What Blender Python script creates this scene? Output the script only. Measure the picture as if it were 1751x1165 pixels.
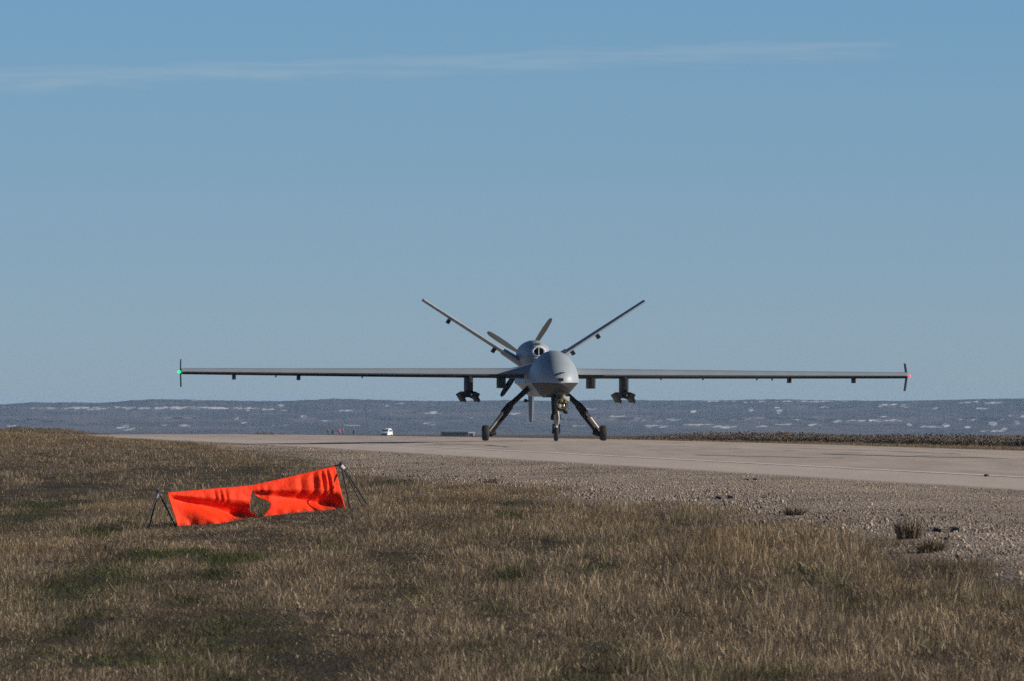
import bpy, bmesh, math, random
import numpy as np
from mathutils import Vector, Matrix, Euler

random.seed(7)
rng = np.random.default_rng(11)
R = math.radians
sc = bpy.context.scene
for o in list(bpy.data.objects):
    bpy.data.objects.remove(o)
COL = sc.collection

# ------------------------------------------------------------------ camera
F = 19456.0            # focal length in photo pixels (400 mm on a 36 mm sensor, 1751 px wide)
CAMZ, HORY, CX = 1.0, 690.0, 875.5
cam = bpy.data.cameras.new('camera')
camo = bpy.data.objects.new('camera', cam)
COL.objects.link(camo)
cam.sensor_width = 36.0
cam.lens = 400.0
cam.clip_start = 1.0
cam.clip_end = 60000.0
camo.location = (0, 0, CAMZ)
camo.rotation_euler = (R(90) + math.atan((HORY - 582.5) / F), 0, 0)
cam.dof.use_dof = True
cam.dof.focus_distance = 240.0
cam.dof.aperture_fstop = 26.0
sc.camera = camo

# ------------------------------------------------------------------ light
SUN_AZ, SUN_EL = 82.0, 19.0      # degrees right of the direction from the drone to the camera; height
S = Vector((math.sin(R(SUN_AZ)) * math.cos(R(SUN_EL)), -math.cos(R(SUN_AZ)) * math.cos(R(SUN_EL)), math.sin(R(SUN_EL))))
sun = bpy.data.lights.new('sun', 'SUN')
suno = bpy.data.objects.new('sun', sun)
COL.objects.link(suno)
sun.energy = 5.0
sun.angle = R(0.55)
sun.color = (1.0, 0.91, 0.79)
suno.location = (60, -10, 40)
suno.rotation_euler = S.to_track_quat('Z', 'Y').to_euler()

world = bpy.data.worlds.new('World')
sc.world = world
world.use_nodes = True
wn, wl = world.node_tree.nodes, world.node_tree.links
wn.clear()
w_out = wn.new('ShaderNodeOutputWorld')
w_bg = wn.new('ShaderNodeBackground')
w_sky = wn.new('ShaderNodeTexSky')
w_sky.sky_type = 'NISHITA'
w_sky.sun_disc = False
w_sky.sun_elevation = R(SUN_EL)
w_sky.sun_rotation = math.atan2(S.x, S.y)
w_sky.altitude = 2000
w_sky.air_density = 1.0
w_sky.dust_density = 0.4
w_sky.ozone_density = 2.0
w_bg.inputs['Strength'].default_value = 0.091


def nd(nodes, kind, **kw):
    n = nodes.new(kind)
    for k, v in kw.items():
        setattr(n, k, v)
    return n


def mth(nodes, links, op, a, b=None, c=None, clamp=False):
    n = nodes.new('ShaderNodeMath')
    n.operation = op
    n.use_clamp = clamp
    for i, x in enumerate((a, b, c)):
        if x is None:
            continue
        if isinstance(x, (int, float)):
            n.inputs[i].default_value = x
        else:
            links.new(x, n.inputs[i])
    return n.outputs[0]


def mixc(nodes, links, fac, a, b, blend='MIX'):
    n = nodes.new('ShaderNodeMix')
    n.data_type = 'RGBA'
    n.blend_type = blend
    for sock, x in ((n.inputs[0], fac), (n.inputs[6], a), (n.inputs[7], b)):
        if isinstance(x, (int, float)):
            sock.default_value = x
        elif isinstance(x, (tuple, list)):
            sock.default_value = (x[0], x[1], x[2], 1)
        else:
            links.new(x, sock)
    return n.outputs[2]


def ramp(nodes, links, fac, stops, interp='LINEAR'):
    n = nodes.new('ShaderNodeValToRGB')
    n.color_ramp.interpolation = interp
    els = n.color_ramp.elements
    while len(els) < len(stops):
        els.new(0.5)
    for e, (p, c) in zip(els, stops):
        e.position = p
        e.color = (c[0], c[1], c[2], 1) if isinstance(c, (tuple, list)) else (c, c, c, 1)
    links.new(fac, n.inputs[0])
    return n.outputs[0]


# sky colour: clear sky, a touch deeper away from the horizon, and one long thin band of high cloud
w_tc = wn.new('ShaderNodeTexCoord')
w_sep = wn.new('ShaderNodeSeparateXYZ')
wl.new(w_tc.outputs['Generated'], w_sep.inputs[0])
dx, dy, dz = w_sep.outputs
az = mth(wn, wl, 'ARCTAN2', dx, dy)
deep = ramp(wn, wl, mth(wn, wl, 'POWER', mth(wn, wl, 'MAXIMUM', dz, 0.0), 0.5, clamp=True),
            [(0.0, (0.43, 0.595, 1.0)), (0.082, (0.42, 0.59, 1.0)), (0.141, (0.38, 0.575, 0.97)), (0.187, (0.352, 0.565, 0.935)), (0.24, (0.345, 0.54, 0.89)), (0.6, (0.34, 0.40, 0.50)), (1.0, (0.34, 0.39, 0.47))])
tinted = mixc(wn, wl, 1.0, w_sky.outputs[0], deep, 'MULTIPLY')
line = mth(wn, wl, 'MULTIPLY_ADD', az, 0.0375, 0.03030)
off = mth(wn, wl, 'SUBTRACT', dz, line)
nz = nd(wn, 'ShaderNodeTexNoise')
nz.noise_dimensions = '3D'
nz.inputs['Scale'].default_value = 1.0
nz.inputs['Detail'].default_value = 5
cmb = wn.new('ShaderNodeCombineXYZ')
wl.new(mth(wn, wl, 'MULTIPLY', az, 130.0), cmb.inputs[0])
wl.new(mth(wn, wl, 'MULTIPLY', dz, 1300.0), cmb.inputs[1])
wl.new(cmb.outputs[0], nz.inputs['Vector'])
off2 = mth(wn, wl, 'ADD', off, mth(wn, wl, 'MULTIPLY_ADD', nz.outputs[0], 0.0026, -0.0013))
cut = mth(wn, wl, 'SMOOTH_MIN', mth(wn, wl, 'DIVIDE', mth(wn, wl, 'SUBTRACT', 0.00075, off2), 0.0006, clamp=True),
          mth(wn, wl, 'DIVIDE', mth(wn, wl, 'ADD', off2, 0.0014), 0.0013, clamp=True), 0.3)
ends = mth(wn, wl, 'DIVIDE', mth(wn, wl, 'SUBTRACT', 0.0345, az), 0.003, clamp=True)
band = mth(wn, wl, 'MULTIPLY', mth(wn, wl, 'MULTIPLY', cut, ends), mth(wn, wl, 'MULTIPLY_ADD', nz.outputs[0], 1.5, -0.22, clamp=True), clamp=True)
w_col = mixc(wn, wl, mth(wn, wl, 'MULTIPLY', band, 1.0, clamp=True), tinted, mixc(wn, wl, 1.0, w_sky.outputs[0], (0.53, 0.655, 0.965), 'MULTIPLY'))
wl.new(w_col, w_bg.inputs['Color'])
wl.new(w_bg.outputs[0], w_out.inputs['Surface'])

sc.view_settings.view_transform = 'Standard'
sc.view_settings.look = 'None'
sc.view_settings.gamma = 1.0
sc.view_settings.use_curve_mapping = False
sc.view_settings.exposure = 0.25
sc.cycles.max_bounces = 5
sc.cycles.diffuse_bounces = 2
sc.cycles.glossy_bounces = 2
sc.cycles.transmission_bounces = 3
sc.cycles.volume_bounces = 0
sc.cycles.transparent_max_bounces = 6
sc.cycles.use_denoising = False
sc.cycles.denoiser = 'OPENIMAGEDENOISE'
sc.cycles.denoising_input_passes = 'RGB_ALBEDO_NORMAL'


# ------------------------------------------------------------------ mesh helpers
class MB:
    """collects shapes, then links them as one mesh object"""

    def __init__(self):
        self.v, self.f, self.m = [], [], []

    def add(self, vs, fs, mi=0):
        k = len(self.v)
        self.v += [tuple(p) for p in vs]
        self.f += [tuple(i + k for i in q) for q in fs]
        self.m += [mi] * len(fs)

    def box(self, c, s, rot=None, mi=0, taper=1.0):
        M = rot.to_matrix() if isinstance(rot, Euler) else (Euler(rot).to_matrix() if rot else Matrix.Identity(3))
        vs = []
        for z in (-1, 1):
            for x, y in ((-1, -1), (1, -1), (1, 1), (-1, 1)):
                t = taper if z > 0 else 1.0
                vs.append(Vector(c) + M @ Vector((x * s[0] / 2 * t, y * s[1] / 2 * t, z * s[2] / 2)))
        self.add(vs, [(3, 2, 1, 0), (4, 5, 6, 7), (0, 1, 5, 4), (1, 2, 6, 5), (2, 3, 7, 6), (3, 0, 4, 7)], mi)

    def loft(self, rings, cap=True, mi=0, closed=True):
        n = len(rings[0])
        vs = [p for r in rings for p in r]
        fs = []
        for i in range(len(rings) - 1):
            for j in range(n if closed else n - 1):
                a, b = i * n + j, i * n + (j + 1) % n
                fs.append((a, b, b + n, a + n))
        if cap:
            fs.append(tuple(range(n))[::-1])
            fs.append(tuple((len(rings) - 1) * n + j for j in range(n)))
        self.add(vs, fs, mi)

    def tube(self, pts, rad, n=10, mi=0, flat=(1, 1), up=None):
        pts = [Vector(p) for p in pts]
        rad = rad if isinstance(rad, (list, tuple)) else [rad] * len(pts)
        rings = []
        for i, p in enumerate(pts):
            d = (pts[min(i + 1, len(pts) - 1)] - pts[max(i - 1, 0)]).normalized()
            u = Vector(up) if up else (Vector((0, 1, 0)) if abs(d.y) < 0.9 else Vector((1, 0, 0)))
            a = d.cross(u).normalized()
            b = d.cross(a).normalized()
            rings.append([p + a * math.cos(2 * math.pi * k / n) * rad[i] * flat[0] + b * math.sin(2 * math.pi * k / n) * rad[i] * flat[1] for k in range(n)])
        self.loft(rings, mi=mi)

    def lathe(self, c, axis, prof, n=20, mi=0):
        """prof: (distance along axis, radius)"""
        ax = Vector(axis).normalized()
        u = Vector((0, 0, 1)) if abs(ax.z) < 0.9 else Vector((1, 0, 0))
        a = ax.cross(u).normalized()
        b = ax.cross(a).normalized()
        rings = [[Vector(c) + ax * t + (a * math.cos(2 * math.pi * k / n) + b * math.sin(2 * math.pi * k / n)) * max(r, 1e-4) for k in range(n)] for t, r in prof]
        self.loft(rings, mi=mi)

    def torus(self, c, axis, r, t, ex=1.0, n=24, m=8, mi=0):
        ax = Vector(axis).normalized()
        u = Vector((0, 0, 1))
        a = ax.cross(u).normalized()
        b = a.cross(ax).normalized()
        vs, fs = [], []
        for i in range(n):
            th = 2 * math.pi * i / n
            rd = a * math.cos(th) * ex + b * math.sin(th)
            for j in range(m):
                ph = 2 * math.pi * j / m
                vs.append(Vector(c) + rd * (r + t * math.cos(ph)) + ax * t * math.sin(ph))
        for i in range(n):
            for j in range(m):
                fs.append((i * m + j, ((i + 1) % n) * m + j, ((i + 1) % n) * m + (j + 1) % m, i * m + (j + 1) % m))
        self.add(vs, fs, mi)

    def build(self, name, mats, parent=None, smooth=35, fix=True):
        me = bpy.data.meshes.new(name)
        me.from_pydata(self.v, [], self.f)
        mats = mats if isinstance(mats, (list, tuple)) else [mats]
        for m in mats:
            me.materials.append(m)
        for p, k in zip(me.polygons, self.m):
            p.material_index = k
        if fix:
            bm = bmesh.new()
            bm.from_mesh(me)
            bmesh.ops.recalc_face_normals(bm, faces=bm.faces)
            bm.to_mesh(me)
            bm.free()
        if smooth:
            me.shade_smooth()
            me.set_sharp_from_angle(angle=R(smooth))
        me.update()
        o = bpy.data.objects.new(name, me)
        COL.objects.link(o)
        if parent:
            o.parent = parent
        return o


def np_mesh(name, V, Q, mats, attrs=None, smooth=True):
    """mesh from numpy arrays of vertices and quads"""
    me = bpy.data.meshes.new(name)
    me.vertices.add(len(V))
    me.vertices.foreach_set('co', np.asarray(V, np.float32).ravel())
    nq = len(Q)
    k = Q.shape[1]
    me.loops.add(nq * k)
    me.polygons.add(nq)
    me.loops.foreach_set('vertex_index', np.asarray(Q, np.int32).ravel())
    me.polygons.foreach_set('loop_start', np.arange(0, nq * k, k, dtype=np.int32))
    for m in mats if isinstance(mats, (list, tuple)) else [mats]:
        me.materials.append(m)
    me.update(calc_edges=True)
    me.validate()
    for nm, arr in (attrs or {}).items():
        a = me.attributes.new(nm, 'FLOAT', 'POINT')
        a.data.foreach_set('value', np.asarray(arr, np.float32))
    if smooth:
        me.shade_smooth()
    o = bpy.data.objects.new(name, me)
    COL.objects.link(o)
    return o


def grid_quads(nr, nc):
    i, j = np.meshgrid(np.arange(nr - 1), np.arange(nc - 1), indexing='ij')
    a = (i * nc + j).ravel()
    return np.stack([a, a + 1, a + nc + 1, a + nc], 1)


def empty(name, loc, rot=(0, 0, 0)):
    o = bpy.data.objects.new(name, None)
    COL.objects.link(o)
    o.location = loc
    o.rotation_euler = rot
    o.empty_display_size = 0.2
    return o


def tag(o, label=None, cat=None, group=None, kind=None):
    for k, v in (('label', label), ('category', cat), ('group', group), ('kind', kind)):
        if v:
            o[k] = v
    return o


def copy_tree(o, parent=None):
    c = o.copy()
    COL.objects.link(c)
    if parent:
        c.parent = parent
    for ch in list(o.children):
        copy_tree(ch, c)
    return c


# ------------------------------------------------------------------ material helpers
def mat(name, col, rough=0.6, metal=0.0, noise=0.0, nscale=4.0, bump=0.0, bscale=30.0, spec=0.5, emit=None, estr=0.0, coat=0.0):
    m = bpy.data.materials.new(name)
    m.use_nodes = True
    N, L = m.node_tree.nodes, m.node_tree.links
    b = N['Principled BSDF']
    b.inputs['Roughness'].default_value = rough
    b.inputs['Metallic'].default_value = metal
    b.inputs['Specular IOR Level'].default_value = spec
    b.inputs['Coat Weight'].default_value = coat
    b.inputs['Base Color'].default_value = (*col, 1)
    tc = N.new('ShaderNodeTexCoord')
    if noise:
        n = N.new('ShaderNodeTexNoise')
        n.inputs['Scale'].default_value = nscale
        n.inputs['Detail'].default_value = 6
        L.new(tc.outputs['Object'], n.inputs['Vector'])
        lo = tuple(max(0, c * (1 - noise)) for c in col)
        hi = tuple(min(1, c * (1 + noise)) for c in col)
        L.new(ramp(N, L, n.outputs[0], [(0.3, lo), (0.7, hi)]), b.inputs['Base Color'])
        L.new(mth(N, L, 'MULTIPLY_ADD', n.outputs[0], 0.25, rough - 0.12, clamp=True), b.inputs['Roughness'])
    if bump:
        n2 = N.new('ShaderNodeTexNoise')
        n2.inputs['Scale'].default_value = bscale
        n2.inputs['Detail'].default_value = 4
        L.new(tc.outputs['Object'], n2.inputs['Vector'])
        bp = N.new('ShaderNodeBump')
        bp.inputs['Strength'].default_value = bump
        bp.inputs['Distance'].default_value = 0.02
        L.new(n2.outputs[0], bp.inputs['Height'])
        L.new(bp.outputs[0], b.inputs['Normal'])
    if emit:
        b.inputs['Emission Color'].default_value = (*emit, 1)
        b.inputs['Emission Strength'].default_value = estr
    return m


M = {
    'paint': mat('grey_paint', (0.275, 0.317, 0.347), 0.45, noise=0.05, nscale=2.5, spec=0.4),
    'paint_dark': mat('dark_grey_paint', (0.10, 0.11, 0.125), 0.5, noise=0.1),
    'pylon': mat('pylon_shaded_paint', (0.028, 0.029, 0.031), 0.65, noise=0.1, spec=0.25),  # darker than the airframe grey: shade put into the colour
    'blade': mat('propeller_paint', (0.018, 0.019, 0.021), 0.7),
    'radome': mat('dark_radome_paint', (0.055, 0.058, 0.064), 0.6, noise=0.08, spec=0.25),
    'le_strip': mat('matt_black_strip', (0.012, 0.012, 0.013), 0.55, spec=0.3),
    'black': mat('matt_black', (0.010, 0.010, 0.011), 0.6, noise=0.2, spec=0.3),
    'hole': mat('intake_dark', (0.004, 0.004, 0.004), 0.9, spec=0.1),
    'lip': mat('pale_lip_paint', (0.66, 0.68, 0.70), 0.35),
    'tyre': mat('tyre_rubber', (0.018, 0.018, 0.018), 0.8, noise=0.3, nscale=20),
    'rim': mat('wheel_rim', (0.25, 0.25, 0.26), 0.4, metal=0.6),
    'leg': mat('gear_leg_paint', (0.009, 0.009, 0.009), 0.65, noise=0.15, spec=0.25),
    'steel': mat('bright_steel', (0.40, 0.35, 0.29), 0.45, metal=0.6, noise=0.1),
    'ball': mat('turret_shell', (0.035, 0.036, 0.026), 0.5, noise=0.15, nscale=9),
    'gold': mat('amber_window', (0.22, 0.17, 0.05), 0.15, coat=0.6),
    'pale_glass': mat('pale_green_window', (0.34, 0.40, 0.36), 0.1, coat=0.8),
    'white': mat('white_paint', (0.78, 0.78, 0.78), 0.35, noise=0.04),
    'green_light': mat('green_lamp', (0.1, 0.8, 0.3), 0.3, emit=(0.01, 1.0, 0.22), estr=1.7),
    'red_light': mat('red_lamp', (0.9, 0.1, 0.1), 0.3, emit=(1.0, 0.035, 0.05), estr=1.7),
    'pole': mat('dark_fibre_pole', (0.018, 0.016, 0.014), 0.5, noise=0.2, nscale=12),
    'clamp': mat('pale_metal_clamp', (0.72, 0.72, 0.70), 0.35, metal=0.4),
    'glass': mat('car_window', (0.03, 0.045, 0.06), 0.08, coat=1.0),
    'shed': mat('dark_shed_cladding', (0.03, 0.034, 0.045), 0.7, noise=0.2, nscale=0.6),
    'roof': mat('shed_roof', (0.05, 0.055, 0.065), 0.6, noise=0.2, nscale=0.6),
}

# ------------------------------------------------------------------ the lie of the land
RB, CROWN_A = 0.08, 25.6          # the highway drifts left by RB per metre; a = X + RB*Y is constant along it
EDGE_N, EDGE_F, LINE_N = 18.0, 33.2, 20.6


def sstep(e0, e1, x):
    t = np.clip((x - e0) / (e1 - e0), 0, 1)
    return t * t * (3 - 2 * t)


def vnoise(x, y, seed=0):
    """smooth value noise, 0..1"""
    x, y = np.asarray(x, float), np.asarray(y, float)
    xi, yi = np.floor(x).astype(np.int64), np.floor(y).astype(np.int64)
    fx, fy = x - xi, y - yi
    fx, fy = fx * fx * (3 - 2 * fx), fy * fy * (3 - 2 * fy)

    def h(a, b):
        n = (a * 374761393 + b * 668265263 + seed * 974634777) & 0x7fffffff
        n = ((n ^ (n >> 13)) * 1274126177) & 0x7fffffff
        return ((n ^ (n >> 16)) & 0xffff) / 65535.0
    return (h(xi, yi) * (1 - fx) + h(xi + 1, yi) * fx) * (1 - fy) + (h(xi, yi + 1) * (1 - fx) + h(xi + 1, yi + 1) * fx) * fy


def fnoise(x, y, seed=0, octv=3):
    r, a, t = 0, 1.0, 0
    for k in range(octv):
        r = r + a * vnoise(x * 2 ** k, y * 2 ** k, seed + k * 17)
        t += a
        a *= 0.5
    return r / t


# surveyed spot heights of the verge: (photo x, photo y, distance)
SPOTS = [(-900, 1165, 75), (0, 1165, 75), (870, 1165, 75), (1751, 1165, 75), (2400, 1140, 75), (0, 1000, 101), (870, 1000, 99), (1751, 1000, 95),
         (0, 900, 135), (870, 900, 124), (1300, 905, 114), (1640, 915, 107), (1200, 868, 127), (270, 905, 129), (600, 866, 131),
         (0, 850, 160), (0, 802, 200), (0, 764, 270), (0, 744, 330), (300, 802, 190), (330, 747, 345), (450, 767, 280),
         (850, 818, 175), (620, 802, 200), (-800, 900, 140), (-800, 800, 220), (-600, 742, 340), (-3000, 1100, 80), (-1800, 742, 340)]
_P = np.array([((xi - CX) / F * Y, Y, CAMZ - (y - HORY) / F * Y) for xi, y, Y in SPOTS])
_SC = np.array([5.0, 45.0])


def _tps(d):
    return np.where(d > 1e-9, d * d * np.log(np.maximum(d, 1e-9)), 0.0)


_p2 = _P[:, :2] / _SC
_K = _tps(np.linalg.norm(_p2[:, None] - _p2[None], axis=2)) + np.eye(len(_p2)) * 0.02
_A = np.zeros((len(_p2) + 3,) * 2)
_A[:len(_p2), :len(_p2)] = _K
_A[:len(_p2), len(_p2):] = np.c_[np.ones(len(_p2)), _p2]
_A[len(_p2):, :len(_p2)] = _A[:len(_p2), len(_p2):].T
_W = np.linalg.solve(_A, np.r_[_P[:, 2], 0, 0, 0])


def verge(X, Y):
    q = np.stack([np.clip(X, -14, 12.5), np.clip(Y, 72, 335)], -1) / _SC
    out = _W[len(_p2)] + q[..., 0] * _W[-2] + q[..., 1] * _W[-1]
    for k in range(len(_p2)):
        out = out + _W[k] * _tps(np.hypot(q[..., 0] - _p2[k, 0], q[..., 1] - _p2[k, 1]))
    return out


def drop(Y):
    """the land falls away beyond the crest of the road"""
    t = (np.asarray(Y, float) - 385.0) / 45.0
    return -0.0030 * 45.0 * np.log1p(np.exp(np.clip(t, -40, 40))) - 0.0030 * np.maximum(0, (t - 40)) * 45.0


def road_z(a, Y):
    return -0.014 * np.abs(a - CROWN_A) + drop(Y)


def H(X, Y, rough=True):
    X, Y = np.asarray(X, float), np.asarray(Y, float)
    a = X + RB * Y
    g = verge(X, Y) + drop(Y)
    r = road_z(np.clip(a, EDGE_N - 1, EDGE_F + 1), Y)
    f = r - 0.022 * np.maximum(0, a - EDGE_F - 0.5)
    f = np.maximum(f, drop(Y) - 1.0 * (1 - sstep(650, 1200, Y)))
    w = sstep(13.2, 17.6, a)
    z = g * (1 - w) + f * w
    if rough:
        rr = 1 - sstep(EDGE_N - 1.5, EDGE_N - 0.3, a) * (1 - sstep(EDGE_F + 0.3, EDGE_F + 2, a))
        z = z + rr * (0.07 * (fnoise(X / 1.9, Y / 6.0, 5) - 0.5) + 0.02 * (vnoise(X / 0.35, Y / 0.5, 9) - 0.5)) * np.clip(1.6 - Y / 400, 0, 1)
        z = z + 6.0 * (fnoise(X / 900, Y / 900, 31) - 0.5) * sstep(2600, 5000, Y)
        z = z - 0.04 * sstep(EDGE_N - 0.05, EDGE_N + 0.35, a) * (1 - sstep(EDGE_F - 0.35, EDGE_F + 0.05, a))          # bed for the pavement
    return z


def ground_at(xi, y):
    """where the photo's line of sight meets the ground"""
    Y = np.linspace(60, 600, 5400)
    X = (xi - CX) / F * Y
    zl = CAMZ - (y - HORY) / F * Y
    hit = np.nonzero(H(X, Y, False) >= zl)[0]
    k = hit[0] if len(hit) else len(Y) - 1
    return float(X[k]), float(Y[k]), float(H(X[k], Y[k]))


def pt(xi, y, Y):
    return Vector(((xi - CX) / F * Y, Y, CAMZ - (y - HORY) / F * Y))


GE_Y = np.array([40, 75, 100, 104, 109, 115, 122, 137, 154, 184, 256, 340, 400, 600])
GE_A = np.array([11.9, 12.2, 12.1, 11.8, 11.65, 11.7, 11.75, 11.85, 12.1, 12.4, 14.9, 16.8, 17.2, 17.6])


def grass_mask(X, Y):
    """1 in the grass, 0 on the gravel"""
    a = X + RB * Y
    e = np.interp(Y, GE_Y, GE_A) + 1.5 * (fnoise(X / 2.2, Y / 7.0, 77) - 0.5) + 0.8 * (vnoise(X / 0.5, Y / 1.2, 78) - 0.5)
    near = 1 - sstep(e - 0.7, e + 0.9, a) ** 0.8
    far = sstep(EDGE_F + 1.0, EDGE_F + 3.0, a + 1.0 * (vnoise(X / 1.5, Y / 5, 79) - 0.5))
    return np.maximum(near, far)


# ------------------------------------------------------------------ ground sheet
def graded(fine_lo, fine_hi, step, lo, hi, g=1.22):
    out = list(np.arange(fine_lo, fine_hi + 1e-6, step))
    s = step
    while out[-1] < hi:
        s *= g
        out.append(min(hi, out[-1] + s))
    s = step
    while out[0] > lo:
        s *= g
        out.insert(0, max(lo, out[0] - s))
    return np.array(out)


ys = np.r_[graded(-40, 60, 2.5, -500, 60)[:-1], np.arange(60, 200, 0.6), np.arange(200, 430, 1.3), np.arange(430, 520, 6.0)]
ys = np.r_[ys, graded(520, 521, 8, 520, 15000, 1.09)[2:]]
xs = graded(-20, 24, 0.26, -3200, 3200, 1.16)
XX, YY = np.meshgrid(xs, ys)
ZZ = H(XX, YY)
gm = grass_mask(XX, YY)
mg = bpy.data.materials.new('ground_soil_and_gravel')
mg.use_nodes = True
N, L = mg.node_tree.nodes, mg.node_tree.links
b = N['Principled BSDF']
b.inputs['Roughness'].default_value = 0.9
b.inputs['Specular IOR Level'].default_value = 0.15
geo = N.new('ShaderNodeNewGeometry')
att = nd(N, 'ShaderNodeAttribute', attribute_name='grass')


def noise_n(N, L, vec, scale, detail=4, rough=0.6):
    n = N.new('ShaderNodeTexNoise')
    n.inputs['Scale'].default_value = scale
    n.inputs['Detail'].default_value = detail
    n.inputs['Roughness'].default_value = rough
    L.new(vec, n.inputs['Vector'])
    return n.outputs[0]


mp = N.new('ShaderNodeMapping')
mp.inputs['Scale'].default_value = (1, 0.35, 1)
L.new(geo.outputs['Position'], mp.inputs[0])
vor = N.new('ShaderNodeTexVoronoi')
vor.inputs['Scale'].default_value = 26
L.new(geo.outputs['Position'], vor.inputs['Vector'])
vsep = N.new('ShaderNodeSeparateColor')
L.new(vor.outputs['Color'], vsep.inputs[0])
gravel = ramp(N, L, vsep.outputs[0], [(0.0, (0.22, 0.173, 0.131)), (0.45, (0.33, 0.262, 0.202)), (0.8, (0.40, 0.32, 0.25)), (1.0, (0.48, 0.40, 0.325))])
big = noise_n(N, L, mp.outputs[0], 0.55, 3)
gravel = mixc(N, L, 1.0, gravel, ramp(N, L, big, [(0.3, 0.62), (0.55, 1.0), (0.8, 1.12)]), 'MULTIPLY')
soil = ramp(N, L, noise_n(N, L, mp.outputs[0], 1.6, 6), [(0.3, (0.035, 0.026, 0.016)), (0.5, (0.06, 0.045, 0.028)), (0.72, (0.11, 0.082, 0.05))])
psep = N.new('ShaderNodeSeparateXYZ')
L.new(geo.outputs['Position'], psep.inputs[0])
far = mth(N, L, 'DIVIDE', mth(N, L, 'SUBTRACT', psep.outputs[1], 500.0), 700.0, clamp=True)
plain = ramp(N, L, noise_n(N, L, mp.outputs[0], 0.012, 5), [(0.35, (0.085, 0.075, 0.06)), (0.65, (0.14, 0.118, 0.09))])
soil = mixc(N, L, far, soil, plain)
L.new(mixc(N, L, att.outputs['Fac'], gravel, soil), b.inputs['Base Color'])
bp = N.new('ShaderNodeBump')
bp.inputs['Strength'].default_value = 0.8
bp.inputs['Distance'].default_value = 0.03
L.new(vor.outputs['Distance'], bp.inputs['Height'])
L.new(bp.outputs[0], b.inputs['Normal'])
ground = np_mesh('ground', np.stack([XX, YY, ZZ], -1).reshape(-1, 3), grid_quads(len(ys), len(xs)), mg, {'grass': gm.ravel()})
tag(ground, kind='structure')

# ------------------------------------------------------------------ highway pavement
mr = bpy.data.materials.new('chip_seal_pavement')
mr.use_nodes = True
N, L = mr.node_tree.nodes, mr.node_tree.links
b = N['Principled BSDF']
b.inputs['Roughness'].default_value = 0.8
b.inputs['Specular IOR Level'].default_value = 0.3
aa = nd(N, 'ShaderNodeAttribute', attribute_name='across').outputs['Fac']
geo = N.new('ShaderNodeNewGeometry')
mp = N.new('ShaderNodeMapping')
mp.inputs['Rotation'].default_value = (0, 0, -math.atan(RB))
mp.inputs['Scale'].default_value = (1.0, 0.06, 1)
L.new(geo.outputs['Position'], mp.inputs[0])
streak = noise_n(N, L, mp.outputs[0], 1.1, 6)
lane = ramp(N, L, streak, [(0.3, (0.39, 0.32, 0.255)), (0.5, (0.475, 0.395, 0.322)), (0.72, (0.55, 0.465, 0.385))])
shoulder = ramp(N, L, streak, [(0.3, (0.51, 0.43, 0.35)), (0.7, (0.59, 0.505, 0.42))])
sh = mth(N, L, 'DIVIDE', mth(N, L, 'SUBTRACT', LINE_N - 0.1, aa), 0.12, clamp=True)
dirt = mth(N, L, 'MULTIPLY', mth(N, L, 'DIVIDE', mth(N, L, 'SUBTRACT', mth(N, L, 'MULTIPLY_ADD', streak, 1.1, EDGE_N - 0.15), aa), 0.55, clamp=True), 0.85)
wear = mth(N, L, 'MULTIPLY', ramp(N, L, mth(N, L, 'PINGPONG', mth(N, L, 'SUBTRACT', aa, 23.8 - 0.9), 0.9), [(0.0, 0.12), (0.5, 0.0), (1.0, 0.12)]), 1.0)
colr = mixc(N, L, sh, lane, shoulder)
colr = mixc(N, L, dirt, colr, (0.33, 0.265, 0.21))
fine = noise_n(N, L, geo.outputs['Position'], 9.0, 5, 0.75)
colr = mixc(N, L, 1.0, colr, ramp(N, L, fine, [(0.3, 0.82), (0.7, 1.12)]), 'MULTIPLY')
L.new(colr, b.inputs['Base Color'])
bp = N.new('ShaderNodeBump')
bp.inputs['Strength'].default_value = 0.5
bp.inputs['Distance'].default_value = 0.01
L.new(noise_n(N, L, geo.outputs['Position'], 40.0, 3), bp.inputs['Height'])
L.new(bp.outputs[0], b.inputs['Normal'])

ry = np.r_[np.arange(-60, 40, 5), np.arange(40, 480, 1.0), graded(480, 481, 4, 480, 2600, 1.1)[2:]]
ra = np.r_[EDGE_N - 0.25, np.linspace(EDGE_N, EDGE_F, 52), EDGE_F + 0.25]


def strip(name, avals, yvals, lift, m, skirt=True, wob=0.0):
    A, Y = np.meshgrid(avals, yvals)
    Z = road_z(A, Y) + lift
    if wob:
        wv = wob * (fnoise(Y / 1.4, Y * 0 + 0.5, 41) - 0.5) * 2
        A[:, :2] += wv[:, :2]
    if skirt:
        Z[:, 0] -= 0.035
        Z[:, -1] -= 0.035
    V = np.stack([A - RB * Y, Y, Z], -1).reshape(-1, 3)
    return np_mesh(name, V, grid_quads(len(yvals), len(avals)), m, {'across': A.ravel()})


road = tag(strip('road', ra, ry, 0.0, mr, True, 0.10), kind='structure')

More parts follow.
